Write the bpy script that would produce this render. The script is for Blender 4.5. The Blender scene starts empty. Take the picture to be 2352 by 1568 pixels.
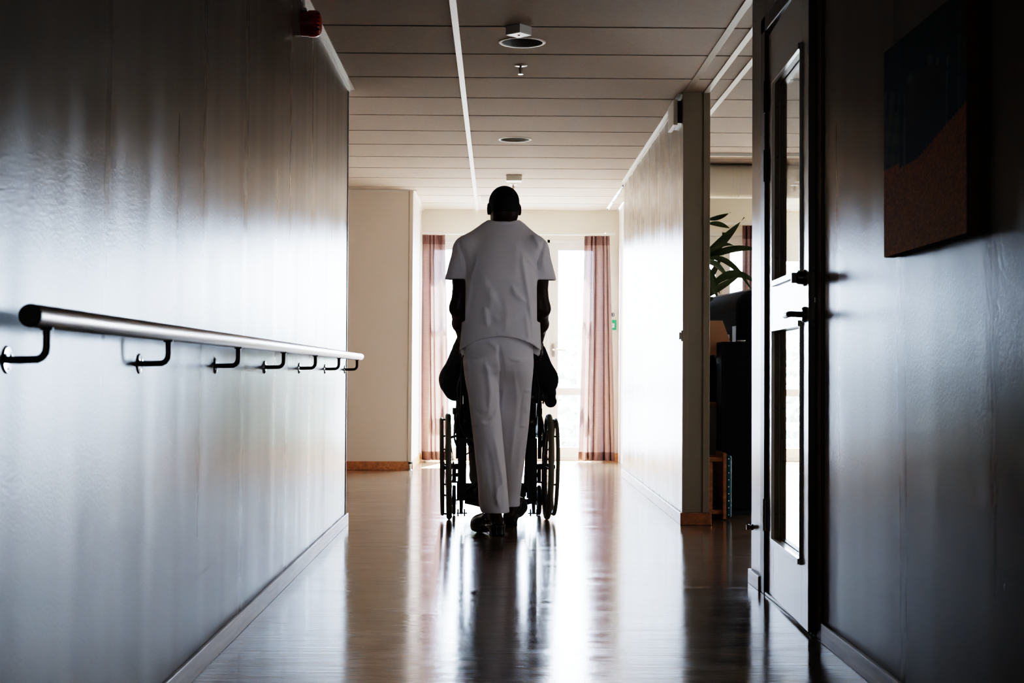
import bpy, bmesh, math, random
import numpy as np
from mathutils import Vector, Matrix, Euler

random.seed(7); np.random.seed(7)
sc = bpy.context.scene
COL = sc.collection
PI = math.pi
XL, XR, XN, CH = -.8226, 1.033, 1.025, 2.406       # left wall, partition, near right wall, ceiling height

# ------------------------------------------------------------------ materials
def nodes(m):
    m.use_nodes = True
    nt = m.node_tree
    for n in list(nt.nodes): nt.nodes.remove(n)
    return nt, nt.nodes, nt.links

def mat(name, col, rough=.5, metal=0., spec=.5, bump=None, var=None, coat=0., sheen=0., rvar=None, svar=None):
    """bump / var / rvar = (scale, amount, (sx,sy,sz)) noise in object space"""
    m = bpy.data.materials.new(name)
    nt, N, L = nodes(m)
    o = N.new('ShaderNodeOutputMaterial'); p = N.new('ShaderNodeBsdfPrincipled')
    L.new(p.outputs[0], o.inputs[0])
    p.inputs['Base Color'].default_value = (*col, 1)
    p.inputs['Roughness'].default_value = rough
    p.inputs['Metallic'].default_value = metal
    p.inputs['Specular IOR Level'].default_value = spec
    p.inputs['Coat Weight'].default_value = coat
    p.inputs['Sheen Weight'].default_value = sheen
    tc = N.new('ShaderNodeTexCoord')
    def noise(scale, st, detail=4):
        mp = N.new('ShaderNodeMapping'); mp.inputs['Scale'].default_value = st; mp.inputs['Location'].default_value = (.37, .13, .41)
        n = N.new('ShaderNodeTexNoise'); n.inputs['Scale'].default_value = scale; n.inputs['Detail'].default_value = detail
        L.new(tc.outputs['Object'], mp.inputs[0]); L.new(mp.outputs[0], n.inputs['Vector'])
        return n
    if var:
        n = noise(var[0], var[2])
        mx = N.new('ShaderNodeMixRGB'); mx.inputs[1].default_value = (*[max(0, c*(1-var[1])) for c in col], 1)
        mx.inputs[2].default_value = (*[min(1, c*(1+var[1])) for c in col], 1)
        r = N.new('ShaderNodeMapRange'); r.inputs[1].default_value = .3; r.inputs[2].default_value = .7
        L.new(n.outputs['Fac'], r.inputs[0]); L.new(r.outputs[0], mx.inputs[0]); L.new(mx.outputs[0], p.inputs['Base Color'])
    if rvar:
        n = noise(rvar[0], rvar[2])
        r = N.new('ShaderNodeMapRange'); r.inputs[1].default_value = .3; r.inputs[2].default_value = .7
        r.inputs[3].default_value = rough-rvar[1]; r.inputs[4].default_value = rough+rvar[1]
        L.new(n.outputs['Fac'], r.inputs[0]); L.new(r.outputs[0], p.inputs['Roughness'])
    if svar:
        n = noise(svar[0], svar[2])
        r = N.new('ShaderNodeMapRange'); r.inputs[1].default_value = .3; r.inputs[2].default_value = .7
        r.inputs[3].default_value = spec-svar[1]; r.inputs[4].default_value = spec+svar[1]
        L.new(n.outputs['Fac'], r.inputs[0]); L.new(r.outputs[0], p.inputs['Specular IOR Level'])
    if bump:
        prev = None
        for b in (bump if isinstance(bump, list) else [bump]):
            n = noise(b[0], b[2], b[3] if len(b) > 3 else 4)
            bn = N.new('ShaderNodeBump'); bn.inputs['Strength'].default_value = 1; bn.inputs['Distance'].default_value = b[1]
            L.new(n.outputs['Fac'], bn.inputs['Height'])
            if prev: L.new(prev.outputs[0], bn.inputs['Normal'])
            prev = bn
        L.new(prev.outputs[0], p.inputs['Normal'])
    return m

def glass_mat(name, gl=.04, tint=(.97, .985, .98)):
    m = bpy.data.materials.new(name); nt, N, L = nodes(m)
    o = N.new('ShaderNodeOutputMaterial'); t = N.new('ShaderNodeBsdfTransparent'); g = N.new('ShaderNodeBsdfGlossy')
    t.inputs[0].default_value = (*tint, 1); g.inputs['Roughness'].default_value = .01
    mx = N.new('ShaderNodeMixShader'); fr = N.new('ShaderNodeLayerWeight'); fr.inputs[0].default_value = .5
    pw = N.new('ShaderNodeMath'); pw.operation = 'POWER'; pw.inputs[1].default_value = 5; L.new(fr.outputs['Facing'], pw.inputs[0])
    ml = N.new('ShaderNodeMath'); ml.operation = 'MULTIPLY_ADD'; ml.inputs[1].default_value = .35; ml.inputs[2].default_value = .02; L.new(pw.outputs[0], ml.inputs[0])
    L.new(ml.outputs[0], mx.inputs[0]); L.new(t.outputs[0], mx.inputs[1]); L.new(g.outputs[0], mx.inputs[2])
    L.new(mx.outputs[0], o.inputs[0])
    return m

def cloth_mat(name, col, trans=.4, see=.1):
    m = bpy.data.materials.new(name); nt, N, L = nodes(m)
    o = N.new('ShaderNodeOutputMaterial'); d = N.new('ShaderNodeBsdfDiffuse'); t = N.new('ShaderNodeBsdfTranslucent'); s = N.new('ShaderNodeBsdfTransparent')
    tc = N.new('ShaderNodeTexCoord'); mp = N.new('ShaderNodeMapping'); mp.inputs['Scale'].default_value = (6, 6, 90)
    n = N.new('ShaderNodeTexNoise'); n.inputs['Scale'].default_value = 2.; n.inputs['Detail'].default_value = 3
    L.new(tc.outputs['Object'], mp.inputs[0]); L.new(mp.outputs[0], n.inputs['Vector'])
    mc = N.new('ShaderNodeMixRGB'); mc.inputs[1].default_value = (*[c*.8 for c in col], 1); mc.inputs[2].default_value = (*[min(1, c*1.2) for c in col], 1)
    L.new(n.outputs['Fac'], mc.inputs[0])
    L.new(mc.outputs[0], d.inputs[0]); L.new(mc.outputs[0], t.inputs[0])
    a = N.new('ShaderNodeMixShader'); a.inputs[0].default_value = trans
    b = N.new('ShaderNodeMixShader'); b.inputs[0].default_value = see
    L.new(d.outputs[0], a.inputs[1]); L.new(t.outputs[0], a.inputs[2]); L.new(a.outputs[0], b.inputs[1]); L.new(s.outputs[0], b.inputs[2])
    L.new(b.outputs[0], o.inputs[0])
    return m

def wall_mat(name, col, rough):
    """semi-gloss roller-painted wall: diffuse paint under a Fresnel gloss with soft vertical streaks"""
    m = bpy.data.materials.new(name); nt, N, L = nodes(m)
    o = N.new('ShaderNodeOutputMaterial'); d = N.new('ShaderNodeBsdfDiffuse'); g = N.new('ShaderNodeBsdfGlossy'); mx = N.new('ShaderNodeMixShader')
    g.distribution = 'BECKMANN'; d.inputs[0].default_value = (*col, 1)
    tc = N.new('ShaderNodeTexCoord')
    def noise(st, detail, loc):
        mp = N.new('ShaderNodeMapping'); mp.inputs['Scale'].default_value = st; mp.inputs['Location'].default_value = loc
        n = N.new('ShaderNodeTexNoise'); n.inputs['Scale'].default_value = 1; n.inputs['Detail'].default_value = detail
        L.new(tc.outputs['Object'], mp.inputs[0]); L.new(mp.outputs[0], n.inputs['Vector']); return n
    sx = N.new('ShaderNodeSeparateXYZ'); L.new(tc.outputs['Object'], sx.inputs[0])
    def mth(op, a, b):
        q = N.new('ShaderNodeMath'); q.operation = op
        for i_, v_ in ((0, a), (1, b)):
            if isinstance(v_, (int, float)): q.inputs[i_].default_value = v_
            elif v_ is not None: L.new(v_, q.inputs[i_])
        return q.outputs[0]
    def streak(terms):                      # soft vertical roller streaks: summed waves along the wall, drifting slowly with height
        tot = 0.
        for fy, fz, ph, am in terms:
            wob = mth('MULTIPLY', mth('SINE', mth('ADD', mth('MULTIPLY', sx.outputs[2], fz), ph), None), .9)
            sn = mth('SINE', mth('ADD', mth('ADD', mth('MULTIPLY', sx.outputs[1], fy), ph*3.), wob), None)
            tot = mth('ADD', mth('MULTIPLY', sn, am), tot)
        return tot
    ra = streak([(7.3, 1.3, .4, .012), (17.9, 1.7, 1.9, .016), (37.3, 2.1, .8, .010)])
    L.new(mth('ADD', ra, rough), g.inputs['Roughness'])
    kk = mth('ADD', streak([(5.1, 1.1, 2.2, .03), (13.7, 1.5, .3, .035), (29.1, 1.9, 1.1, .032), (47.9, 2.3, 3.0, .018)]), .86)
    n = noise((130, 130, 130), 4, (0, 0, 0)); bn = N.new('ShaderNodeBump'); bn.inputs['Strength'].default_value = 1; bn.inputs['Distance'].default_value = .0006
    L.new(n.outputs['Fac'], bn.inputs['Height'])
    f = N.new('ShaderNodeFresnel'); f.inputs[0].default_value = 1.34
    mu = N.new('ShaderNodeMath'); mu.operation = 'MULTIPLY'; L.new(f.outputs[0], mu.inputs[0]); L.new(kk, mu.inputs[1])
    L.new(bn.outputs[0], d.inputs['Normal']); L.new(bn.outputs[0], g.inputs['Normal'])
    L.new(mu.outputs[0], mx.inputs[0]); L.new(d.outputs[0], mx.inputs[1]); L.new(g.outputs[0], mx.inputs[2]); L.new(mx.outputs[0], o.inputs[0])
    return m

M = {}
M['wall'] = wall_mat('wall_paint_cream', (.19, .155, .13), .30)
M['wallp'] = wall_mat('wall_paint_lit', (.46, .41, .35), .28)  # wall paint lightened in colour to stand for strong window light
M['wallx'] = mat('wall_paint_matt', (.78, .70, .63), .6, bump=(140, .0006, (1, 1, 1)))
M['wallback'] = mat('wall_paint_warm', (.84, .80, .71), .6, bump=(140, .0006, (1, 1, 1)))
M['column'] = mat('steel_profile_paint', (.38, .33, .25), .45, bump=(120, .0006, (1, 1, 1)))
M['floor'] = mat('linoleum_brown', (.26, .18, .12), .135, spec=.75,
                 bump=[(1.0, .0005, (5, 70, 1)), (60, .0002, (1, 2, 1))], var=(1.0, .14, (4, 11, 1)), rvar=(1., .04, (3, 16, 1)))
M['ceil'] = mat('ceiling_panel_white', (.48, .415, .36), .8, bump=(300, .0006, (1, 1, 1)), var=(60, .05, (1, 1, 1)))
M['dark'] = mat('shadow_gap_dark', (.03, .027, .024), .9)
M['tbar'] = mat('white_enamel', (.85, .84, .80), .35)
M['plastic'] = mat('white_plastic', (.80, .78, .72), .4)
M['wood'] = mat('beech_wood', (.42, .19, .07), .33, var=(1.0, .3, (30, 4, 40)), bump=(1., .0005, (40, 5, 60)))
M['pine'] = mat('worn_pine_baseboard', (.40, .32, .25), .34, var=(1.0, .35, (40, 2.2, 34)), bump=(1., .0006, (40, 4, 60)))
M['doorwood'] = mat('dark_wood_frame', (.105, .06, .03), .42, var=(1.0, .3, (40, 30, 3)))
M['doorpaint'] = mat('door_paint_white', (.66, .63, .58), .28, bump=(60, .0004, (1, 1, 1)))
M['glass'] = glass_mat('clear_glass')
M['steel'] = mat('brushed_steel', (.36, .32, .28), .34, 1., bump=(1., .0003, (200, 8, 200)))
M['darksteel'] = mat('dark_steel', (.07, .06, .05), .35, .9)
M['chrome'] = mat('chrome', (.7, .7, .7), .12, 1.)
M['black'] = mat('black_plastic', (.012, .012, .014), .4)
M['blackgloss'] = mat('black_lacquer', (.005, .005, .0055), .45, spec=.25)
M['rubber'] = mat('black_rubber', (.022, .021, .017), .6)
M['rubbergrey'] = mat('worn_tyre_rubber', (.22, .20, .14), .5)
M['red'] = mat('red_plastic', (.40, .014, .010), .3)
M['mauve'] = cloth_mat('mauve_curtain_cloth', (.27, .195, .197), .03, .006)
M['mauvehem'] = cloth_mat('mauve_curtain_hem', (.15, .10, .10), .03, .0)
M['scrub'] = mat('white_cotton_scrub', (.86, .83, .86), .85, sheen=.2, bump=(500, .0003, (1, 1, 1)))
M['skin'] = mat('dark_brown_skin', (.045, .022, .014), .45, spec=.35)
M['skin2'] = mat('light_skin', (.35, .2, .14), .5)
M['hair'] = mat('black_hair', (.006, .005, .005), .7, bump=(400, .001, (1, 1, 1)))
M['greyhair'] = mat('grey_hair', (.1, .09, .09), .7)
M['clog'] = mat('black_leather_clog', (.012, .011, .011), .3, bump=(70, .0006, (1, 1, 1)))
M['jacket'] = mat('black_quilted_jacket', (.010, .011, .016), .8, bump=(18, .01, (1, 1, 1)))
M['grey'] = mat('grey_trouser_cloth', (.14, .12, .10), .85)
M['teal'] = mat('teal_vinyl', (.01, .14, .17), .4)
M['shade'] = mat('beige_lamp_shade', (.45, .28, .17), .8)
M['leaf'] = mat('dark_green_leaf', (.03, .055, .016), .4)
M['tree'] = mat('pale_tree_leaves', (.28, .31, .25), .8, var=(1.5, .4, (1, 1, 1)))
M['ground'] = mat('grass_ground', (.32, .33, .29), .9, var=(.6, .3, (1, 1, 1)))
M['concrete'] = mat('balcony_concrete', (.5, .48, .45), .8)
M['green'] = mat('sign_green', (.01, .25, .11), .5)
M['signwhite'] = mat('sign_white', (.85, .85, .82), .5)
M['eye'] = mat('eye_white', (.5, .48, .45), .3)
M['reflector'] = mat('downlight_reflector', (.40, .40, .38), .4, .0)
M['tvgrey'] = mat('dark_grey_casing', (.014, .014, .018), .75, spec=.12)
M['sideboard'] = mat('grey_white_laminate', (.42, .42, .42), .5)

# ------------------------------------------------------------------ mesh builder
class MB:
    def __init__(s): s.v = []; s.f = []
    def add(s, vs, fs):
        n = len(s.v); s.v += [tuple(map(float, v)) for v in vs]; s.f += [tuple(i+n for i in f) for f in fs]; return s
    def box(s, a, b, T=None):
        (x0, y0, z0), (x1, y1, z1) = a, b
        vs = [(x0,y0,z0),(x1,y0,z0),(x1,y1,z0),(x0,y1,z0),(x0,y0,z1),(x1,y0,z1),(x1,y1,z1),(x0,y1,z1)]
        if T is not None: vs = [tuple(T @ Vector(v)) for v in vs]
        return s.add(vs, [(0,3,2,1),(4,5,6,7),(0,1,5,4),(1,2,6,5),(2,3,7,6),(3,0,4,7)])
    def tube(s, path, r, n=10, caps=True, closed=False):
        P = [Vector(p) for p in path]; m = len(P)
        rs = r if isinstance(r, (list, tuple)) else [r]*m
        up = None; rings = []
        for i in range(m):
            if closed: t = P[(i+1) % m]-P[i-1]
            else: t = P[min(i+1, m-1)]-P[max(i-1, 0)]
            t.normalize()
            if up is None:
                up = Vector((0,0,1)) if abs(t.z) < .9 else Vector((1,0,0))
            up = (up - t*up.dot(t)).normalized(); sd = t.cross(up)
            rings.append([P[i]+(up*math.cos(2*PI*k/n)+sd*math.sin(2*PI*k/n))*rs[i] for k in range(n)])
        vs = [v for q in rings for v in q]; fs = []
        for i in range(m if closed else m-1):
            j = (i+1) % m
            for k in range(n): fs.append((i*n+k, i*n+(k+1) % n, j*n+(k+1) % n, j*n+k))
        if caps and not closed:
            fs.append(tuple(range(n-1, -1, -1))); fs.append(tuple((m-1)*n+k for k in range(n)))
        return s.add(vs, fs)
    def lathe(s, prof, c=(0,0,0), axis='z', n=24, T=None, lids=True):
        """prof = [(r, h)...] around axis"""
        vs = []; fs = []
        for r, h in prof:
            for k in range(n):
                a = 2*PI*k/n; u, w = r*math.cos(a), r*math.sin(a)
                p = {'z': (u, w, h), 'y': (u, h, w), 'x': (h, u, w)}[axis]
                vs.append((p[0]+c[0], p[1]+c[1], p[2]+c[2]))
        for i in range(len(prof)-1):
            for k in range(n): fs.append((i*n+k, i*n+(k+1) % n, (i+1)*n+(k+1) % n, (i+1)*n+k))
        if lids and prof[0][0] > 1e-6: fs.append(tuple(range(n-1, -1, -1)))
        if lids and prof[-1][0] > 1e-6: fs.append(tuple((len(prof)-1)*n+k for k in range(n)))
        if T is not None: vs = [tuple(T @ Vector(v)) for v in vs]
        return s.add(vs, fs)
    def ring(s, R, r, c, axis='x', n=48, k=10):
        pts = []
        for i in range(n):
            a = 2*PI*i/n; u, w = R*math.cos(a), R*math.sin(a)
            p = {'x': (0, u, w), 'y': (u, 0, w), 'z': (u, w, 0)}[axis]
            pts.append((p[0]+c[0], p[1]+c[1], p[2]+c[2]))
        return s.tube(pts, r, k, closed=True)
    def grid(s, fn, nu, nv):
        vs = [fn(i/(nu-1), j/(nv-1)) for j in range(nv) for i in range(nu)]
        fs = [(j*nu+i, j*nu+i+1, (j+1)*nu+i+1, (j+1)*nu+i) for j in range(nv-1) for i in range(nu-1)]
        return s.add(vs, fs)

ORG = {}
def link(name, verts, faces, m, parent=None, origin=None, smooth=False, bevel=0, local=False, solid=0):
    if parent is not None: org = Vector((0,0,0)) if (local or parent.get('_l')) else ORG[parent.name]
    else:
        if origin is None:
            a = np.array(verts); origin = (float((a[:,0].min()+a[:,0].max())/2), float((a[:,1].min()+a[:,1].max())/2), float(a[:,2].min()))
        org = Vector(origin)
    me = bpy.data.meshes.new(name)
    me.from_pydata([(v[0]-org[0], v[1]-org[1], v[2]-org[2]) for v in verts], [], faces)
    bm = bmesh.new(); bm.from_mesh(me); bmesh.ops.recalc_face_normals(bm, faces=bm.faces); bm.to_mesh(me); bm.free()
    o = bpy.data.objects.new(name, me); COL.objects.link(o)
    me.materials.append(m)
    if parent is None: o.location = org; ORG[o.name] = org
    else: o.parent = parent; ORG[o.name] = org
    if smooth:
        for p in me.polygons: p.use_smooth = True
        if smooth == 'auto':
            try: me.set_sharp_from_angle(angle=math.radians(40))
            except Exception: pass
    if bevel:
        b = o.modifiers.new('bevel', 'BEVEL'); b.width = bevel; b.segments = 2; b.limit_method = 'ANGLE'; b.angle_limit = math.radians(50)
    if solid:
        q = o.modifiers.new('solid', 'SOLIDIFY'); q.thickness = solid; q.offset = 0
    return o

def obj(name, mb, m, parent=None, **k): return link(name, mb.v, mb.f, m, parent, **k)
def tag(o, label, cat, group=None):
    o['label'] = label; o['category'] = cat
    if group: o['group'] = group
    return o
def thing(name, label, cat, loc, rotz=0, group=None):
    o = bpy.data.objects.new(name, None); COL.objects.link(o)
    o.location = loc; o.rotation_euler = (0,0,rotz); o.empty_display_size = .1
    ORG[o.name] = Vector(loc)
    return tag(o, label, cat, group)
LOCAL = set()
def local_thing(name, label, cat, loc, rotz=0, group=None):
    o = thing(name, label, cat, loc, rotz, group); ORG[o.name] = Vector((0,0,0)); return o
def struct(name, mb, m, parent=None, **k):
    o = obj(name, mb, m, parent, **k)
    if parent is None: o['kind'] = 'structure'
    return o
def dup(root, loc, label=None, group=None, name=None):
    r = root.copy(); COL.objects.link(r); r.location = loc
    if label: r['label'] = label
    if group: r['group'] = group
    for ch in list(root.children):
        c = ch.copy(); COL.objects.link(c); c.parent = r
        for g in list(ch.children):
            d = g.copy(); COL.objects.link(d); d.parent = c
    return r

# ------------------------------------------------------------------ signed-distance modelling (for bodies and clothes)
class SDF:
    def __init__(s, lo, hi, h):
        s.lo = np.array(lo, float); s.h = h
        s.n = np.ceil((np.array(hi)-s.lo)/h).astype(int)+1
        ax = [s.lo[i]+h*np.arange(s.n[i]) for i in range(3)]
        s.ax = ax
        s.D = np.full(tuple(s.n), .08)
    def sub(s, lo, hi):
        i0 = np.clip(np.floor((np.array(lo)-s.lo)/s.h).astype(int), 0, s.n-1)
        i1 = np.clip(np.ceil((np.array(hi)-s.lo)/s.h).astype(int)+1, 1, s.n)
        sl = tuple(slice(a, b) for a, b in zip(i0, i1))
        X = s.ax[0][sl[0]][:,None,None]; Y = s.ax[1][sl[1]][None,:,None]; Z = s.ax[2][sl[2]][None,None,:]
        return sl, X, Y, Z
    def put(s, sl, d, k, op='u'):
        a = s.D[sl]
        if op == 'u':
            if k > 0:
                hh = np.maximum(k-np.abs(a-d), 0)/k; s.D[sl] = np.minimum(a, d)-hh*hh*k*.25
            else: s.D[sl] = np.minimum(a, d)
        else: s.D[sl] = np.maximum(a, -d)
    def cap(s, a, b, ra, rb=None, k=.02, sq=(1,1,1), op='u'):
        rb = ra if rb is None else rb
        a = np.array(a, float); b = np.array(b, float); q = np.array(sq, float); m = max(ra, rb)/q.min()+.06
        sl, X, Y, Z = s.sub(np.minimum(a, b)-m, np.maximum(a, b)+m)
        A = a*q; B = b*q; ba = B-A; L2 = max(float(ba@ba), 1e-9)
        px, py, pz = X*q[0]-A[0], Y*q[1]-A[1], Z*q[2]-A[2]
        t = np.clip((px*ba[0]+py*ba[1]+pz*ba[2])/L2, 0, 1)
        d = np.sqrt((px-t*ba[0])**2+(py-t*ba[1])**2+(pz-t*ba[2])**2)-(ra+(rb-ra)*t)
        s.put(sl, d/q.max(), k, op); return s
    def ell(s, c, r, k=.02, R=None, op='u'):
        c = np.array(c, float); r = np.array(r, float); m = r.max()+.06
        sl, X, Y, Z = s.sub(c-m, c+m)
        p = [X-c[0], Y-c[1], Z-c[2]]
        if R is not None:
            R = np.array(R); p = [p[0]*R[0,i]+p[1]*R[1,i]+p[2]*R[2,i] for i in range(3)]
        k0 = np.sqrt(sum((p[i]/r[i])**2 for i in range(3))); k1 = np.sqrt(sum((p[i]/r[i]**2)**2 for i in range(3)))+1e-9
        s.put(sl, k0*(k0-1)/k1, k, op); return s
    def loft(s, rows, k=.02, n=2.4, op='u', inset=0., z0=None, z1=None):
        """rows: (z, cx, cy, w, d) sorted by z"""
        a = np.array(rows, float); zz = a[:,0]; z0 = zz[0] if z0 is None else z0; z1 = zz[-1] if z1 is None else z1
        lo = [(a[:,1]-a[:,3]).min()-.06, (a[:,2]-a[:,4]).min()-.06, z0-.06]; hi = [(a[:,1]+a[:,3]).max()+.06, (a[:,2]+a[:,4]).max()+.06, z1+.06]
        sl, X, Y, Z = s.sub(lo, hi)
        def itp(col):
            zf = np.linspace(zz[0], zz[-1], 200); v = np.interp(zf, zz, a[:,col]); ker = np.hanning(21); ker /= ker.sum()
            v = np.convolve(np.pad(v, 10, mode='edge'), ker, 'valid')
            return np.interp(Z, zf, v)
        cx, cy, w, d = itp(1), itp(2), itp(3)-inset, itp(4)-inset
        q = (np.abs((X-cx)/w)**n+np.abs((Y-cy)/d)**n)**(1/n)
        D = (q-1)*np.minimum(w, d)
        D = np.maximum(D, np.maximum(Z-z1, z0-Z)+0*D)
        s.put(sl, D, k, op); return s
    def box(s, c, hx, rad=.01, k=.01, R=None, op='u'):
        c = np.array(c, float); hx = np.array(hx, float); m = np.linalg.norm(hx)+.06
        sl, X, Y, Z = s.sub(c-m, c+m); p = [X-c[0], Y-c[1], Z-c[2]]
        if R is not None:
            R = np.array(R); p = [p[0]*R[0,i]+p[1]*R[1,i]+p[2]*R[2,i] for i in range(3)]
        q = [np.abs(p[i])-(hx[i]-rad) for i in range(3)]
        d = np.sqrt(sum(np.maximum(v, 0)**2 for v in q))+np.minimum(np.maximum(np.maximum(q[0], q[1]), q[2]), 0)-rad
        s.put(sl, d, k, op); return s
    def field(s, fn, op='max'):
        X = s.ax[0][:,None,None]; Y = s.ax[1][None,:,None]; Z = s.ax[2][None,None,:]
        v = fn(X, Y, Z)
        s.D = np.maximum(s.D, v) if op == 'max' else s.D+v
        return s
    def mesh(s, smooth=1):
        D = s.D; ins = D < 0
        nx, ny, nz = D.shape
        cnt = np.zeros((nx-1, ny-1, nz-1), np.int8)
        for i in (0,1):
            for j in (0,1):
                for k in (0,1): cnt += ins[i:nx-1+i, j:ny-1+j, k:nz-1+k]
        act = (cnt > 0) & (cnt < 8)
        idx = np.argwhere(act); ids = -np.ones(act.shape, int); ids[act] = np.arange(len(idx))
        acc = np.zeros((len(idx), 3)); num = np.zeros(len(idx))
        corners = [(i,j,k) for i in (0,1) for j in (0,1) for k in (0,1)]
        for a in corners:
            for ax in range(3):
                if a[ax]: continue
                b = list(a); b[ax] = 1
                da = D[tuple((idx+a).T)]; db = D[tuple((idx+np.array(b)).T)]
                cr = (da < 0) != (db < 0)
                t = np.where(cr, da/np.where(cr, da-db, 1), 0)
                p = np.tile(np.array(a, float), (len(idx), 1)); p[:,ax] += t
                acc[cr] += p[cr]; num[cr] += 1
        V = s.lo+(idx+acc/num[:,None])*s.h
        F = []
        for ax in range(3):
            u, w = [(1,2),(2,0),(0,1)][ax]
            sl0 = [slice(None)]*3; sl1 = [slice(None)]*3; sl0[ax] = slice(0,-1); sl1[ax] = slice(1,None)
            cr = ins[tuple(sl0)] != ins[tuple(sl1)]
            e = np.argwhere(cr)
            ok = (e[:,u] > 0) & (e[:,w] > 0) & (e[:,u] < D.shape[u]-1) & (e[:,w] < D.shape[w]-1); e = e[ok]
            fl = ins[tuple(e.T)]
            q = []
            for du, dw in ((1,1),(0,1),(0,0),(1,0)):
                c = e.copy(); c[:,u] -= du; c[:,w] -= dw; q.append(ids[tuple(c.T)])
            q = np.stack(q, 1); q[~fl] = q[~fl][:,::-1]
            F.append(q)
        F = np.concatenate(F)
        for _ in range(smooth):
            S = np.zeros_like(V); C = np.zeros(len(V))
            for a in range(4):
                i, j = F[:,a], F[:,(a+1) % 4]
                np.add.at(S, i, V[j]); np.add.at(C, i, 1); np.add.at(S, j, V[i]); np.add.at(C, j, 1)
            V = V*.5+.5*S/np.maximum(C, 1)[:,None]
        return V.tolist(), F.tolist()

def folds(lists):
    """lists of (polyline[(x,z)...], width, amp): outward displacement field over x,z"""
    def fn(X, Y, Z):
        x = X[:,0,:]+0*Z[0]; z = Z[0]+0*x
        tot = np.zeros(np.broadcast(x, z).shape)
        for pl, w, a in lists:
            best = np.full(tot.shape, 9.); fb = np.zeros(tot.shape)
            L = len(pl)-1
            for i in range(L):
                ax_, az = pl[i]; bx, bz = pl[i+1]; dx, dz = bx-ax_, bz-az
                t = np.clip(((x-ax_)*dx+(z-az)*dz)/(dx*dx+dz*dz+1e-9), 0, 1)
                tt = (i+t)/L; fade = np.minimum(1, 3.2*np.minimum(tt, 1-tt)+.05)
                d2 = np.sqrt((x-ax_-t*dx)**2+(z-az-t*dz)**2)/np.maximum(fade, .55)
                q = d2 < best; best = np.where(q, d2, best); fb = np.where(q, fade, fb)
            tot += a*np.exp(-(best/w)**2)*fb*fb*(3-2*fb)
        return -tot[:,None,:]
    return fn

# ================================================================== SETTING
YB = 14.18                      # back wall with the balcony doors
Y0 = -2.6                       # closed end of the corridor behind the viewer
def B(*bs):
    m = MB()
    for a, b in bs: m.box(a, b)
    return m

struct('floor', B(((-3.2, Y0-.2, -.06), (5.1, YB+.06, 0))), M['floor'])
# left side
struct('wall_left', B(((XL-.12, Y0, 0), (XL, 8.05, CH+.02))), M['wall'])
struct('trim_1', B(((XL-.12, 8.138, .0), (XL-.002, 8.150, CH))), M['tbar'])
struct('trim_2', B(((XL-.11, 8.05, .0), (XL-.006, 8.138, CH))), M['dark'])
struct('baseboard_left', B(((XL, Y0, 0), (XL+.012, 8.152, .062))), M['pine'], bevel=.002)
struct('wall_left_block', B(((-3.2, 12.70, 0), (-.727, YB+.1, CH+.02))), M['wallx'])
struct('baseboard_left_block', B(((-3.2, 12.688, 0), (-.722, 12.70, .075)), ((-.727, 12.688, 0), (-.715, YB, .075))), M['wood'], bevel=.002)
struct('trim_3', B(((-.765, 12.695, .075), (-.757, 12.701, CH))), M['column'])
struct('wall_left_passage', B(((-3.3, 6.0, 0), (-3.2, YB, CH+.02))), M['wallx'])
struct('wall_left_passage_near', B(((-3.2, 7.9, 0), (XL-.12, 8.1, CH+.02))), M['wallx'])
struct('wall_behind', B(((XL-.12, Y0-.1, 0), (5.1, Y0, CH+.02))), M['wallx'])
# partition with its steel end profile
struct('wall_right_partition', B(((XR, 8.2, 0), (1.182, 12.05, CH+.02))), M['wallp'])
pc = struct('trim_4', B(((XR-.001, 8.186, .068), (1.062, 8.2, CH)), ((1.062, 8.192, .068), (1.146, 8.2, CH)), ((1.146, 8.186, .068), (1.183, 8.2, CH))), M['column'], bevel=.0015)
struct('baseboard_right_partition', B(((XR-.012, 8.176, 0), (XR, 12.05, .066))), M['pine'], bevel=.002)
struct('baseboard_right_column', B(((XR-.012, 8.172, 0), (1.194, 8.186, .068)), ((1.183, 8.186, 0), (1.194, 12.0, .068))), M['wood'], bevel=.002)
struct('wall_right_alcove', B(((1.17, 12.05, 0), (1.24, YB+.1, CH+.02))), M['wallback'])
# near right wall with the door opening
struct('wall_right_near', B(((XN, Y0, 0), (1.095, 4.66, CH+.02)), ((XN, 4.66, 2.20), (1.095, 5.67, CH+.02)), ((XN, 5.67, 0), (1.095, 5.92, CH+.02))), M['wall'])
struct('baseboard_right_near', B(((XN-.012, Y0, 0), (XN, 4.60, .06))), M['pine'], bevel=.002)
struct('baseboard_right_post', B(((XN-.012, 5.70, 0), (XN, 5.932, .056))), M['pine'], bevel=.002)
fr = MB(); fr.box((1.018, 4.62, 0), (1.096, 4.70, 2.205)); fr.box((1.018, 5.605, 0), (1.096, 5.69, 2.205)); fr.box((1.018, 4.62, 2.145), (1.096, 5.69, 2.205))
fr.box((1.082, 4.70, 0), (1.096, 4.715, 2.145))
struct('trim_5', fr, M['doorwood'], bevel=.003)
struct('trim_6', B(((1.02, 4.70, 0), (1.09, 5.605, .012))), M['darksteel'], bevel=.003)   # threshold
# right hand day room
struct('wall_right_far', B(((5.0, Y0, 0), (5.1, YB+.1, CH+.02))), M['wallback'])
struct('wall_room_near', B(((1.095, 2.5, 0), (5.0, 2.6, CH+.02))), M['wallx'])

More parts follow.
